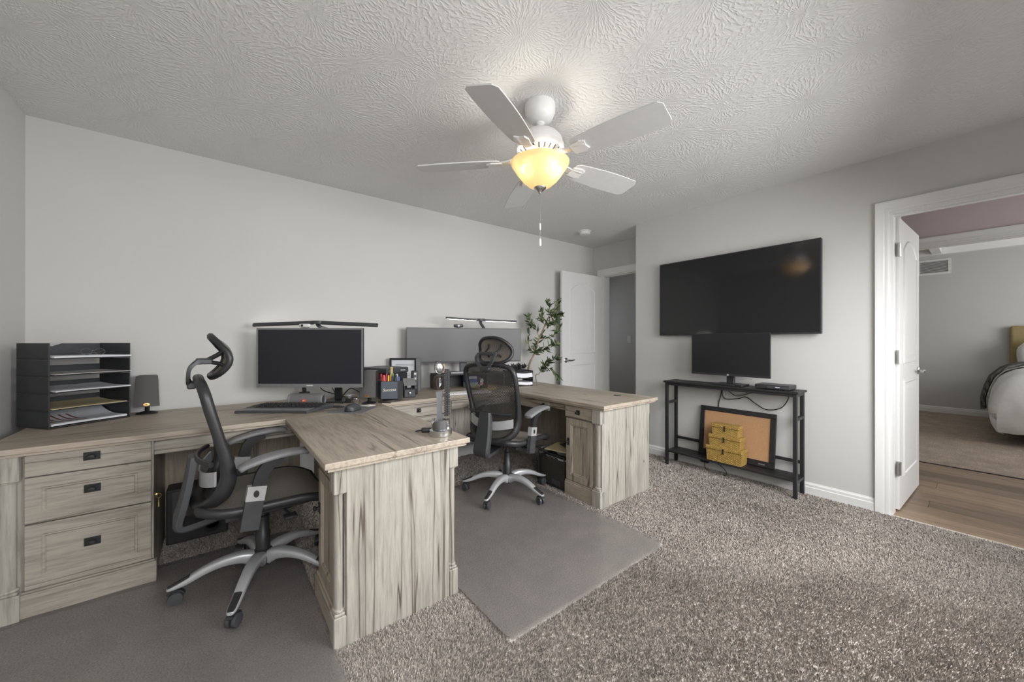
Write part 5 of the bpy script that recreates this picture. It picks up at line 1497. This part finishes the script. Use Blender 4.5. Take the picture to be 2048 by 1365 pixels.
# ================================================================== ceiling fan
FX, FY = 1.356, 1.478
fan = thing('ceiling_fan', 'white five-blade ceiling fan with glowing amber bowl light', 'ceiling fan', (FX, FY, H))
fwm = M['fan_white']
zf = lambda z: z - H
MB().lathe([(0.0, 0.0), (0.080, 0.0), (0.083, -0.012), (0.080, -0.045), (0.066, -0.078), (0.040, -0.098), (0.0, -0.100)], n=36).build('canopy', fwm, fan, smooth=40)
MB().lathe([(0.0, -0.09), (0.026, -0.092), (0.024, -0.106), (0.014, -0.112), (0.013, -0.140), (0.022, -0.150), (0.0, -0.152)], n=20).build('downrod', fwm, fan, smooth=40)
MB().lathe([(0.0, -0.148), (0.060, -0.150), (0.098, -0.165), (0.118, -0.190), (0.122, -0.212), (0.119, -0.216), (0.128, -0.222), (0.128, -0.240), (0.116, -0.262), (0.092, -0.278), (0.0, -0.280)], n=40).build('motor_housing', fwm, fan, smooth=35)
vent0 = None
for k in range(24):
    a = 2 * PI * k / 24
    if vent0 is None:
        vent0 = MB().obox((0.1075, 0, -0.268), (0.006, 0.007, 0.026), Matrix.Rotation(R(52), 3, 'Y'), 0.002).build('vent_slot', M['dark_grey'], fan)
    else: dup(vent0, fan, (0, 0, 0), a)
MB().lathe([(0.0, -0.278), (0.080, -0.280), (0.086, -0.292), (0.086, -0.304), (0.10, -0.310), (0.0, -0.310)], n=32).build('light_fitter', fwm, fan, smooth=35)
# blades on irons
bl = []
for i in range(25):
    f = i / 24; r = 0.215 + 0.455 * f
    w = 0.054 + 0.028 * math.sin(PI * min(1.0, f * 0.62 + 0.10)) - 0.004
    if f > 0.955: w *= math.sqrt(max(0.0, 1 - ((f - 0.955) / 0.05) ** 2)) * 0.45 + 0.55
    if f < 0.05: w *= 0.8 + 4 * f
    bl.append((r, w))
poly = [(r, -w) for r, w in bl] + [(r, w) for r, w in reversed(bl)]
blade_m = T(0, 0, -0.300) @ Matrix.Rotation(R(1.0), 4, 'Y') @ Matrix.Rotation(R(-12), 4, 'X')
a0 = R(63.7)
bm_ = MB().prism(poly, -0.003, 0.003, blade_m)
blade = bm_.build('blade', M['blade_white'], fan)
ir = MB().sweep(smooth_path([(0.085, 0, -0.272), (0.13, 0, -0.288), (0.18, 0, -0.302), (0.235, 0, -0.308), (0.275, 0, -0.309)], 4), [(-0.0045, -0.020), (-0.0045, 0.020), (0.0045, 0.017), (0.0045, -0.017)], (0, 0, 1))
ir.prism([(0.205, -0.032), (0.262, -0.040), (0.288, -0.028), (0.280, 0.0), (0.288, 0.028), (0.262, 0.040), (0.205, 0.032)], -0.010, -0.0032, blade_m)
iron = ir.build('blade_iron', fwm, blade)
blade.rotation_euler = (0, 0, a0)
for k in range(1, 5):
    b2 = dup(blade, fan, (0, 0, 0), a0 + 2 * PI * k / 5); dup(iron, b2)
# amber bowl, open at the top
bowl = MB().lathe([(0.146, -0.306), (0.156, -0.311), (0.155, -0.318), (0.148, -0.329), (0.124, -0.366), (0.096, -0.402), (0.062, -0.432), (0.030, -0.446), (0.008, -0.449), (0.008, -0.445), (0.029, -0.442), (0.060, -0.428), (0.092, -0.399), (0.120, -0.364), (0.143, -0.328), (0.146, -0.306)], n=48, cap=False)
bowl.build('light_bowl', M['amber_glass'], fan, smooth=50)
MB().lathe([(0.0, -0.478), (0.006, -0.476), (0.009, -0.470), (0.012, -0.466), (0.022, -0.456), (0.033, -0.447), (0.034, -0.442), (0.0, -0.441)], n=24).build('finial', M['nickel'], fan, smooth=40)
for (x, y, en) in ((0.050, -0.048, 4.5), (-0.062, 0.02, 4.5), (-0.001, -0.070, 2.2)):
    b_ = MB().lathe([(0.0, -0.395), (0.018, -0.390), (0.027, -0.370), (0.025, -0.352), (0.014, -0.332), (0.012, -0.310), (0.0, -0.310)], (x, y, 0), 16).build('bulb', M['bulb_glow'], fan, smooth=50)
    l = bpy.data.lights.new('bulb_light', 'POINT'); l.energy = en; l.color = (1.0, 0.94, 0.85); l.shadow_soft_size = 0.03
    lo = bpy.data.objects.new('bulb_light', l); COL.objects.link(lo); lo.parent = fan; lo.location = (x * 1.35, y * 1.35, -0.360)
cm = MB()
cm.tube([(0, 0, -0.478), (0, 0, -0.735)], 0.0011, 5)
chn = cm.build('pull_chain', M['nickel'], fan)
MB().lathe([(0.0, -0.672), (0.004, -0.670), (0.0055, -0.662), (0.0055, -0.640), (0.003, -0.634), (0.0, -0.633)], n=12).build('chain_connector', M['white_plastic'], chn, smooth=40)
MB().lathe([(0.0, -0.758), (0.0055, -0.756), (0.0075, -0.748), (0.0065, -0.722), (0.003, -0.715), (0.0, -0.714)], n=12).build('chain_pull', M['white_plastic'], chn, smooth=40)

# smoke detector
sd = thing('smoke_detector', 'round white smoke detector on the ceiling near the alcove', 'smoke detector', (3.32, 2.86, H))
MB().lathe([(0.0, 0), (0.072, 0), (0.072, -0.010), (0.066, -0.012), (0.0, -0.012)], n=32).build('base', M['white_plastic'], sd, smooth=30)
MB().lathe([(0.0, -0.012), (0.060, -0.012), (0.064, -0.022), (0.056, -0.040), (0.030, -0.044), (0.0, -0.044)], n=32).build('cover', M['white_plastic'], sd, smooth=40)

# ================================================================== television wall
tv = thing('television', 'large black flat television mounted high on the grey wall', 'television', (XT - 0.003, 1.397, 1.234))
TY, TZ = 1.284, 0.714
MB().box(-0.060, -0.022, -TY / 2, TY / 2, 0, TZ, 0.004).box(-0.022, 0.0, -0.30, 0.30, 0.18, 0.55).build('housing', M['black_plastic'], tv)
e = 0.008
m = MB().box(-0.063, -0.058, -TY / 2, TY / 2, 0, 0.014).box(-0.063, -0.058, -TY / 2, TY / 2, TZ - e, TZ).box(-0.063, -0.058, -TY / 2, -TY / 2 + e, 0.014, TZ - e).box(-0.063, -0.058, TY / 2 - e, TY / 2, 0.014, TZ - e)
m.build('bezel', M['black_plastic'], tv)
MB().box(-0.0612, -0.0600, -TY / 2 + e, TY / 2 - e, 0.014, TZ - e).build('screen', M['screen_tv'], tv)
MB().box(-0.0636, -0.0632, -0.02, 0.02, 0.004, 0.008).build('logo', M['mid_grey'], tv)

# console table
CX0, CX1, CY0, CY1 = 3.338, 3.556, 0.850, 1.905
ct_ = thing('console_table', 'narrow black metal console table with low shelf under the television', 'console table', ((CX0 + CX1) / 2, (CY0 + CY1) / 2, 0))
CB = M['console_black']
ZC = 0.803
MB().box(CX0, CX1, CY0, CY1, ZC - 0.016, ZC, 0.002).build('top', CB, ct_, world=True)
for x in (CX0 + 0.012, CX1 - 0.037):
    for y in (CY0 + 0.012, CY1 - 0.037):
        MB().box(x, x + 0.025, y, y + 0.025, 0, ZC - 0.016, 0.001).build('leg', CB, ct_, world=True)
    MB().box(x, x + 0.022, CY0 + 0.037, CY1 - 0.037, ZC - 0.040, ZC - 0.016).build('rail', CB, ct_, world=True)
for y in (CY0 + 0.012, CY1 - 0.037):
    for z in (0.585, 0.120, ZC - 0.038): MB().box(CX0 + 0.037, CX1 - 0.037, y + 0.001, y + 0.023, z, z + 0.022).build('side_rail', CB, ct_, world=True)
MB().box(CX1 - 0.036, CX1 - 0.016, CY0 + 0.037, CY1 - 0.037, 0.235, 0.257).build('back_rail', CB, ct_, world=True)
MB().box(CX0 + 0.012, CX1 - 0.014, CY0 + 0.036, CY1 - 0.036, 0.132, 0.148, 0.001).build('shelf', CB, ct_, world=True)

cy = (1.648 + 1.041) / 2
mon3 = monitor('monitor', 'black monitor on a square foot standing on the console table', 0.612, 0.360, (3.375, cy, ZC + 0.0005), R(-90), 0.082, 0.006, 0.018, M['black_plastic'], M['screen_small'])
m = MB().box(-0.11, 0.11, -0.008, 0.150, 0, 0.014, 0.003).box(-0.03, 0.03, 0.045, 0.075, 0.014, 0.30, 0.004).box(-0.05, 0.05, 0.030, 0.06, 0.22, 0.30)
m.build('stand', M['black_plastic'], mon3)
MB().lathe([(0.008, 0), (0.008, 0.0008), (0.0, 0.0008)], n=18, mat=T(0, -0.002, 0.091) @ Matrix.Rotation(R(90), 4, 'X')).build('logo_disc', M['silver_paint'], mon3)
sb_ = thing('set_top_box', 'flat black player box on the console table beside the monitor foot', 'set-top box', (3.445, 1.035, ZC + 0.0005))
MB().box(-0.085, 0.085, -0.125, 0.105, 0.004, 0.036, 0.003).build('body', M['black_plastic'], sb_)
MB().box(-0.0862, -0.085, -0.12, 0.02, 0.012, 0.030).build('front_window', M['dark_grey'], sb_)
MB().box(-0.0870, -0.0862, -0.065, -0.035, 0.018, 0.023).build('indicator', M['paper'], sb_)
for x in (-0.07, 0.07):
    for y in (-0.10, 0.09): MB().box(x - 0.01, x + 0.01, y - 0.01, y + 0.01, 0, 0.004).build('foot', M['black_matte'], sb_)
# cords under the table
cd = thing('cable_loops', 'black cords looping on the wall under the console table top', 'cord', (3.55, 1.4, 0.60))
zz = lambda z: z - 0.60
MB().tube(smooth_path([(0.0, 0.06, zz(0.79)), (0.0, 0.06, zz(0.70)), (0.0, 0.03, zz(0.665)), (0.0, -0.07, zz(0.68)), (0.0, -0.13, zz(0.70)), (0.0, -0.20, zz(0.655)), (0.0, -0.28, zz(0.615)), (0.0, -0.38, zz(0.64)), (0.0, -0.43, zz(0.72)), (0.0, -0.43, zz(0.786))], 7), 0.004, 6).build('cord', M['black_plastic'], cd, smooth=60)
MB().tube(smooth_path([(0.003, 0.055, zz(0.775)), (0.003, 0.0, zz(0.73)), (0.003, -0.06, zz(0.70)), (0.003, -0.16, zz(0.735)), (0.003, -0.24, zz(0.755)), (0.003, -0.27, zz(0.786))], 7), 0.003, 6).build('cord', M['black_plastic'], cd, smooth=60)
MB().tube(smooth_path([(0.004, 0.066, zz(0.786)), (0.006, 0.075, zz(0.70)), (0.016, 0.098, zz(0.62)), (0.017, 0.10, zz(0.56)), (0.010, 0.10, zz(0.42))], 6), 0.004, 6).build('cord', M['black_plastic'], cd, smooth=60)
ad = thing('power_adapter', 'black power adapter with a loop of cord hanging below the console shelf', 'adapter', (3.52, 1.60, 0.070))
MB().box(-0.02, 0.02, -0.035, 0.035, -0.005, 0.058, 0.006, 2).build('body', M['black_matte'], ad, smooth=40)
MB().tube(smooth_path([(0, -0.03, 0.01), (-0.02, -0.09, 0.03), (-0.05, -0.19, -0.01), (-0.07, -0.21, -0.05), (-0.05, -0.12, -0.062), (-0.02, -0.02, -0.055), (-0.01, 0.0, -0.003)], 6), 0.003, 6).build('cord', M['black_plastic'], ad, smooth=60)

# corkboard leaning on the wall
cb = thing('cork_board', 'cork notice board in a wide black frame leaning behind the baskets', 'notice board', (3.498, 1.345, 0.1487))
w, h, b_ = 0.600, 0.438, 0.040
lm = Matrix.Rotation(R(7.0), 4, 'Y')
m = MB().box(-0.012, 0.008, -w / 2, w / 2, 0, b_ * 1.2, 0.003).box(-0.012, 0.008, -w / 2, w / 2, h - b_, h, 0.003).box(-0.012, 0.008, -w / 2, -w / 2 + b_, b_ * 1.2, h - b_, 0.003).box(-0.012, 0.008, w / 2 - b_, w / 2, b_ * 1.2, h - b_, 0.003)
m.xf(lm).build('frame', M['iron_black'], cb)
MB().box(-0.004, 0.004, -w / 2 + b_, w / 2 - b_, b_ * 1.2, h - b_).xf(lm).build('cork_sheet', M['cork'], cb)
MB().box(-0.0128, -0.012, -0.235, -0.185, 0.018, 0.026).xf(lm).build('name_plate', M['mid_grey'], cb)

# three woven boxes in a stack
zb = 0.1487
for i, (lab, y0, y1, x0, d_, h_) in enumerate((
        ('large woven grass box with metal latch, lowest of the stack', 1.232, 1.512, 3.352, 0.120, 0.130),
        ('middle-sized woven grass box with metal latch between two others', 1.246, 1.492, 3.358, 0.108, 0.098),
        ('small woven grass box with metal latch on top of the stack', 1.262, 1.470, 3.366, 0.092, 0.094))):
    o = thing('woven_box', lab, 'box', (x0, (y0 + y1) / 2, zb), 0, 'woven boxes under the television')
    hw = (y1 - y0) / 2
    m = MB()
    rr = []
    for f in range(5):
        k = 0.965 + 0.035 * f / 4
        rr.append([Vector((x * d_ if x == 0 else x * d_ * 1.0, y * hw * k, 0.001 + (h_ - 0.030) * f / 4)) for x, y in ((0.0, -1), (1.0, -1), (1.0, 1), (0.0, 1))])
    m.rings(rr).build('body', M['woven_grass'], o)
    MB().box(-0.007, d_ + 0.002, -hw - 0.006, hw + 0.006, h_ - 0.030, h_ - 0.0008, 0.006, 2).build('lid', M['woven_grass'], o)
    lt = MB().box(-0.0105, -0.007, -0.006, 0.006, h_ - 0.030, h_ - 0.012, 0.001).box(-0.009, -0.003, -0.004, 0.004, h_ - 0.050, h_ - 0.030, 0.001).tube([(-0.010, -0.008, h_ - 0.052), (-0.010, 0.008, h_ - 0.052)], 0.003, 6)
    lt.build('latch', M['iron_black'], o)
    zb += h_

# light switch on the corridor wall
ls = thing('light_switch', 'white light switch on the dark corridor wall beyond the alcove door', 'light switch', (XH, 2.965, 1.21))
pl_ = at(1258.5, 6.0)
fct = XH / pl_.x
ls.location = (XH, pl_.y * fct, 1.205)
MB().box(-0.006, 0, -0.036, 0.036, -0.058, 0.058, 0.002).build('plate', M['white_plastic'], ls)
MB().box(-0.010, -0.006, -0.012, 0.012, -0.028, 0.028, 0.002).build('rocker', M['trim_white'], ls)

# ================================================================== under the desks
sw = thing('subwoofer', 'black subwoofer cube on the floor beside the drawer pedestal', 'subwoofer', (-0.085, 2.88, 0.012))
MB().box(-0.145, 0.135, 0.0, 0.13, 0.0, 0.315, 0.008, 2).build('cabinet', M['black_matte'], sw)
MB().lathe([(0.040, 0), (0.048, 0.003), (0.050, 0.006), (0.036, 0.007), (0.030, -0.0), (0.0, 0.0)], n=28, mat=T(0.06, 0.0, 0.075) @ Matrix.Rotation(R(90), 4, 'X')).build('port', M['black_plastic'], sw, smooth=40)
MB().box(-0.12, 0.11, -0.004, 0.0, 0.13, 0.30, 0.002).build('grille', M['speaker_cloth'], sw)
uc = thing('under_desk_cable', 'black cable hanging under the drawer desk return', 'cable', (0.50, 2.45, 0.45))
MB().tube(smooth_path([(-0.05, 0.10, 0.245), (0.0, 0.02, 0.20), (0.03, -0.06, 0.21), (0.045, -0.15, 0.10), (0.045, -0.17, -0.10), (0.045, -0.15, -0.42)], 7), 0.004, 6).build('cable', M['black_plastic'], uc, smooth=60)

fb_ = thing('file_crate', 'black wire mesh file crate full of folders under the far desk', 'file crate', (2.15, 2.165, 0.018))
x0, x1, y0, y1, h_ = -0.045, 0.33, -0.145, 0.145, 0.255
wire = M['iron_black']
for z in (0.003, h_ * 0.86, h_): MB().tube([(x0, y0, z), (x1, y0, z), (x1, y1, z), (x0, y1, z)], 0.004, 6, closed=True).build('wire_rim', wire, fb_)
for x, y in ((x0, y0), (x1, y0), (x1, y1), (x0, y1)): MB().tube([(x, y, 0), (x, y, h_)], 0.0045, 6).build('post', wire, fb_)
for nm_, (ax0, ax1, ay0, ay1) in (('mesh_panel', (x0, x0 + 0.0012, y0, y1)), ('mesh_panel', (x1 - 0.0012, x1, y0, y1)), ('mesh_panel', (x0, x1, y0, y0 + 0.0012)), ('mesh_panel', (x0, x1, y1 - 0.0012, y1))):
    MB().box(ax0, ax1, ay0, ay1, 0.004, h_ * 0.86).build(nm_, M['mesh_crate'], fb_)
MB().box(x0, x1, y0, y1, 0.0, 0.003).build('base', wire, fb_)
MB().box(x0 - 0.002, x0, -0.10, -0.01, 0.020, 0.060).build('label_holder', M['dark_grey'], fb_)
MB().tube([(x0 - 0.004, -0.085, h_ * 0.80), (x0 - 0.012, -0.085, h_ * 0.92), (x0 - 0.012, 0.085, h_ * 0.92), (x0 - 0.004, 0.085, h_ * 0.80)], 0.004, 6).build('handle', wire, fb_)
plain('folder_dark', (0.05, 0.04, 0.03), 0.8); plain('folder_green', (0.04, 0.06, 0.045), 0.7)
fol = [('manila', 'manila hanging folder next to the handle side of the mesh crate'), ('paper_warm', 'off-white hanging folder just behind the manila one in the mesh crate'), ('folder_green', 'dark green hanging folder in the mesh crate'), ('folder_dark', 'dark brown hanging folder in the middle of the mesh crate'), ('paper', 'bright white hanging folder in the mesh crate'), ('slate', 'slate blue hanging folder at the back of the mesh crate')]
for i, (k, lab) in enumerate(fol):
    o = tag(MB().box(0, 0.010, -0.128, 0.128, 0, 0.195 + 0.006 * (i % 3)).build('hanging_folder', M[k], None), lab, 'folder', 'folders in the mesh crate')
    o.location = (2.15 + x0 + 0.02 + 0.045 * i, 2.165, 0.0225)
o = tag(MB().box(-0.09, 0.11, -0.11, 0.12, 0, 0.008, 0.001).xf(Matrix.Rotation(R(-3), 4, 'Y') @ rotz(R(12))).build('paper_pile', M['manila'], None), 'manila envelopes lying across the mesh file crate', 'paper'); o.location = (2.24, 2.165, 0.2895)
o = tag(MB().box(-0.07, 0.08, -0.09, 0.10, 0, 0.006, 0.001).xf(rotz(R(-20))).build('paper_pile', M['folder_dark'], None), 'dark folder on top of the manila envelopes in the crate', 'folder'); o.location = (2.31, 2.12, 0.3035)

# ================================================================== olive plant behind the far desk
ol = thing('olive_plant', 'artificial olive tree leaning out from behind the far desk', 'plant', (2.93, 3.07, 0.0))
MB().lathe([(0.0, 0.0), (0.085, 0.0), (0.105, 0.20), (0.110, 0.21), (0.110, 0.23), (0.098, 0.23), (0.094, 0.20), (0.0, 0.19)], n=28).build('pot', M['terracotta_black'], ol, smooth=40)
MB().lathe([(0.0, 0.20), (0.094, 0.20), (0.0, 0.207)], n=24).build('soil', M['soil'], ol)
def wp(px, y, d):
    p = at(px, d); return Vector((p.x, p.y, CAM_H - (y - 682) / 747.0 * d)) - Vector((2.93, 3.07, 0))
tr = smooth_path([(0.0, 0.0, 0.20), (-0.10, 0.07, 0.62), wp(1057, 752, 4.23), wp(1059, 728, 4.14), wp(1068, 708, 4.12), wp(1078, 678, 4.08), wp(1088, 655, 4.05), wp(1096, 636, 4.03)], 5)
MB().tube(tr, [0.013] * 10 + [0.0115] * 8 + [0.009] * (len(tr) - 18), 8).build('trunk', M['bark'], ol, smooth=60)
twigs = [
    [(1068, 708, 4.12), (1082, 696, 4.06), (1100, 692, 4.0), (1114, 688, 3.96)],
    [(1068, 706, 4.12), (1058, 690, 4.14), (1058, 665, 4.14), (1062, 645, 4.13)],
    [(1078, 678, 4.08), (1098, 676, 4.02), (1112, 664, 3.98), (1118, 656, 3.96)],
    [(1078, 674, 4.08), (1070, 655, 4.10), (1060, 648, 4.12), (1057, 634, 4.13)],
    [(1088, 655, 4.05), (1100, 645, 4.0), (1112, 642, 3.97)],
    [(1096, 636, 4.03), (1100, 620, 4.02), (1096, 603, 4.03)],
    [(1096, 636, 4.03), (1110, 622, 4.0), (1118, 600, 3.98)],
    [(1096, 636, 4.03), (1112, 632, 3.98), (1124, 630, 3.94)],
    [(1066, 712, 4.12), (1078, 702, 4.08), (1092, 700, 4.04)],
    [(1090, 650, 4.05), (1082, 638, 4.06), (1086, 622, 4.06)],
]
tips = []
for tw in twigs:
    pth = smooth_path([wp(*q) for q in tw], 6)
    MB().tube(pth, [0.0035 - 0.002 * i / len(pth) for i in range(len(pth))], 5).build('twig', M['bark'], ol, smooth=60)
    tips.append(pth[2:])
low = smooth_path([(0.03, 0.02, 0.20), wp(1072, 760, 4.12), wp(1078, 748, 4.08), wp(1086, 736, 4.04), wp(1096, 724, 4.0)], 6)
MB().tube(low, [0.006] * 10 + [0.004] * (len(low) - 10), 6).build('twig', M['bark'], ol, smooth=60)
low2 = smooth_path([wp(1086, 736, 4.04), wp(1100, 738, 3.98), wp(1112, 748, 3.95), wp(1118, 754, 3.94)], 5)
low3 = smooth_path([wp(1090, 730, 4.03), wp(1104, 720, 3.98), wp(1116, 716, 3.95)], 5)
for q in (low2, low3): MB().tube(q, 0.002, 5).build('twig', M['bark'], ol, smooth=60)
tips += [low[14:], low2, low3, tr[20:28]]
def olive_leaf(i, r):
    br = tips[i % len(tips)]; k = r.randrange(len(br) - 1)
    p = br[k].lerp(br[k + 1], r.random()); d = (br[k + 1] - br[k]).normalized()
    q = Vector((r.uniform(-1, 1), r.uniform(-1, 1), r.uniform(-0.9, 1.0)))
    return p, d * 0.8 + q * 0.9
leaf_cloud('foliage', ol, 430, olive_leaf, M['olive_leaf'], 0.045, 0.085, 0.021, 8)

# ================================================================== bedroom beyond the hall
bed = thing('bed', 'bed with ochre upholstered headboard in the room past the hall', 'bed', (8.2, -1.05, 0.004))
MB().box(-1.08, 1.0, -0.78, 0.78, 0.06, 0.36, 0.03, 2).build('base', M['dark_grey'], bed)
MB().box(-1.08, 1.0, -0.80, 0.80, 0.36, 0.70, 0.06, 3).build('mattress', M['duvet_white'], bed, smooth=50)
MB().box(1.02, 1.12, -0.96, 0.83, 0.04, 1.40, 0.035, 3).build('headboard', M['headboard_ochre'], bed, smooth=50)
def puff(cx, cy, cz, ax, ay, az, e, amp, seed, nu=40, nv=28):
    m = MB(); rings = []
    sg = lambda v, p: math.copysign(abs(v) ** p, v)
    for i in range(nv + 1):
        ph = -PI / 2 + PI * i / nv
        rr = []
        for j in range(nu):
            th = 2 * PI * j / nu
            p = Vector((ax * sg(math.cos(ph), e) * sg(math.cos(th), e), ay * sg(math.cos(ph), e) * sg(math.sin(th), e), az * sg(math.sin(ph), e)))
            nn = noise.noise(p * 4.2 + Vector((seed, 0, 0))) * amp + noise.noise(p * 11 + Vector((0, seed, 0))) * amp * 0.45
            rr.append(Vector((cx, cy, cz)) + p + p.normalized() * nn)
        rings.append(rr)
    return m.rings(rings)
# duvet: a thick quilt lying on the mattress and hanging over both sides and the foot
BEDX, BEDY, EDGE, FOOT = 8.2, -1.05, 0.80, 7.12
HANG = [(-0.20, 0.768), (-0.03, 0.758), (0.075, 0.690), (0.125, 0.54), (0.155, 0.39), (0.145, 0.26), (0.105, 0.17)]
def hang(q):
    """how far out of the mattress edge, and how high, at q = 0 (flat) .. 1 (hem)"""
    f = max(0.0, min(1.0, q)) * (len(HANG) - 1); k = min(int(f), len(HANG) - 2); f -= k
    return [HANG[k][i] * (1 - f) + HANG[k + 1][i] * f for i in (0, 1)]
def across(s):
    """s = -1 .. 1 from hem to hem: offset from the bed's middle, height"""
    a_ = abs(s)
    if a_ < 0.5: return math.copysign((EDGE - 0.20) * a_ / 0.5, s), 0.768
    o_, z_ = hang((a_ - 0.5) / 0.5)
    return math.copysign(EDGE + o_, s), z_
def quilt(u, v):
    y, z = across(2 * v - 1)
    if u < 0.55: x, zf_ = 8.70 + (FOOT + 0.20 - 8.70) * u / 0.55, 0.768
    else:
        o_, zf_ = hang((u - 0.55) / 0.45); x = FOOT - o_
    p = Vector((x, BEDY + y, min(z, zf_)))
    n_ = 0.016 * (1 + noise.noise(p * 5.0)) + 0.010 * (1 + noise.noise(p * 12.0))
    drop = (0.768 - p.z) / 0.6
    if abs(y) > EDGE - 0.1: p.y += math.copysign(n_ * min(1, drop * 3 + 0.2), y)
    if x < FOOT + 0.1: p.x -= n_ * min(1, drop * 3 + 0.2)
    p.z += n_ * max(0.0, 1 - drop * 3)
    return p
o = tag(MB().shell(quilt, 44, 56, 0.10).build('duvet', M['duvet_white'], None, smooth=80, loc=(7.8, -1.05, 0.5)), 'puffy white duvet hanging over the side of the bed', 'duvet')
o = tag(puff(0, 0, 0, 0.15, 0.34, 0.24, 0.6, 0.03, 9.0, 28, 18).build('pillow', M['duvet_white'], None, smooth=80), 'white pillow propped against the ochre headboard', 'pillow'); o.location = (9.045, -0.62, 0.965)
SH = [(-0.62, 0.7175), (-0.34, 0.7180), (-0.25, 0.712), (-0.19, 0.665), (-0.11, 0.57), (-0.06, 0.45)]
def sheet_edge(u, v):
    f = v * (len(SH) - 1); k = min(int(f), len(SH) - 2); f -= k
    return Vector((8.80 + 0.26 * u, SH[k][0] * (1 - f) + SH[k + 1][0] * f + 0.012 * math.sin(u * 9) * v, SH[k][1] * (1 - f) + SH[k + 1][1] * f))
o = tag(MB().shell(sheet_edge, 12, 20, 0.02).build('bed_sheet', M['duvet_white'], None, smooth=80, loc=(8.93, -0.35, 0.6)), 'white sheet edge sticking out beyond the grey throw', 'sheet')
def throw(u, v):
    s = -0.55 + 1.45 * v
    y, z = across(s); y2, z2 = across(s + 0.01)
    t_ = Vector((0, y2 - y, z2 - z)).normalized(); n_ = Vector((0, -t_.z, t_.y))
    if n_.z < 0 and s < 0.5: n_ = -n_
    x = 8.08 + 0.36 * u - 0.22 * max(0, 0.768 - z)
    return Vector((x, BEDY + y, z)) + n_ * (0.122 + 0.010 * math.sin(u * 14.0))
o = tag(MB().shell(throw, 24, 40, 0.03).build('throw_blanket', M['knit_grey'], None, smooth=80, loc=(8.2, -0.6, 0.5)), 'dark grey knitted throw draped across the white duvet', 'blanket')
# return-air vent
vn = thing('air_vent', 'white louvred air vent high on the bedroom wall', 'vent', (XBW, 0.70, 2.28))
vw, vh = 0.70, 0.25
m = MB().box(-0.012, 0, -vw / 2, vw / 2, 0, 0.03).box(-0.012, 0, -vw / 2, vw / 2, vh - 0.03, vh).box(-0.012, 0, -vw / 2, -vw / 2 + 0.03, 0.03, vh - 0.03).box(-0.012, 0, vw / 2 - 0.03, vw / 2, 0.03, vh - 0.03).box(-0.012, 0, -0.012, 0.012, 0.03, vh - 0.03)
m.build('frame', M['white_plastic'], vn)
MB().box(-0.002, 0, -vw / 2 + 0.03, vw / 2 - 0.03, 0.03, vh - 0.03).build('backing', M['mid_grey'], vn)
lv = None
for s in (-1, 1):
    for k in range(10):
        l_ = (-0.006, s * 0.166, 0.040 + 0.0190 * k)
        if lv is None:
            lv = MB().obox((0, 0, 0), (0.012, 0.305, 0.002), Matrix.Rotation(R(-35), 3, 'Y')).build('louvre', M['white_plastic'], vn); lv.location = l_
        else: dup(lv, vn, l_)

# ================================================================== carpet pile (one uncountable mass of tufts)
def pile():
    rs_ = np.random.default_rng(7)
    N = 1150000
    # denser towards the picture's near floor
    x = rs_.uniform(XL + 0.02, XT - 0.03, N); y = rs_.uniform(YF + 0.02, YB - 0.02, N)
    depth = x * 0.6189 + y * 0.7852; lat = x * 0.7855 - y * 0.6192
    keep = (depth > 0.95) & (np.abs(lat) < depth * 1.45 + 0.1)
    dens = np.clip((2.4 / np.maximum(depth, 0.5)) ** 2, 0.12, 1.0)
    keep &= rs_.random(N) < dens
    for (a0_, a1_, b0_, b1_) in (MAT1, MAT2):
        keep &= ~((x > a0_ + 0.004) & (x < a1_ - 0.004) & (y > b0_ + 0.004) & (y < b1_ - 0.004))
    for (a0_, a1_, b0_, b1_) in ((PX0, PX1, PY - 0.02, 3.3), (RX0 - 0.01, 0.88, RY + 0.003, 1.915), (QX0 - 0.03, QX1, QY + 0.003, 2.0), (0.945, 1.505, 2.70, 3.3)):
        keep &= ~((x > a0_) & (x < a1_) & (y > b0_) & (y < b1_))
    x, y, depth = x[keep], y[keep], depth[keep]
    n = len(x)
    a = rs_.uniform(0, 2 * np.pi, n)
    # the pile leans in drifting patches
    ph = 1.6 * np.sin(x * 2.3 + 1.3 * np.sin(y * 1.7)) + 1.2 * np.cos(y * 2.9 + x)
    lean = rs_.uniform(0.001, 0.008, n); la = ph + rs_.normal(0, 0.8, n)
    hgt = rs_.uniform(0.007, 0.014, n); wd = rs_.uniform(0.0013, 0.0024, n) * np.clip(depth / 1.7, 0.9, 1.8)
    co = np.empty((n, 4, 3), np.float32)
    dx, dy = np.cos(a) * wd, np.sin(a) * wd
    co[:, 0] = np.stack([x - dx, y - dy, np.zeros(n)], 1)
    co[:, 1] = np.stack([x + dx, y + dy, np.zeros(n)], 1)
    tx, ty = x + np.cos(la) * lean, y + np.sin(la) * lean
    co[:, 2] = np.stack([tx + dx * 0.7, ty + dy * 0.7, hgt], 1)
    co[:, 3] = np.stack([tx - dx * 0.7, ty - dy * 0.7, hgt], 1)
    me = bpy.data.meshes.new('carpet_pile')
    me.vertices.add(4 * n); me.vertices.foreach_set('co', co.reshape(-1))
    me.loops.add(4 * n); me.loops.foreach_set('vertex_index', np.arange(4 * n, dtype=np.int32))
    me.polygons.add(n); me.polygons.foreach_set('loop_start', np.arange(0, 4 * n, 4, dtype=np.int32))
    me.update(calc_edges=True)
    tv_ = np.repeat(np.clip(rs_.normal(0.42, 0.22, n), 0, 1), 4).astype(np.float32)
    me.attributes.new('tuft', 'FLOAT', 'POINT').data.foreach_set('value', tv_)
    me.materials.append(M['pile'])
    o = bpy.data.objects.new('carpet_pile', me); COL.objects.link(o)
    o['kind'] = 'stuff'; o['label'] = 'beige cut pile carpet covering the office floor'; o['category'] = 'carpet'
pile()
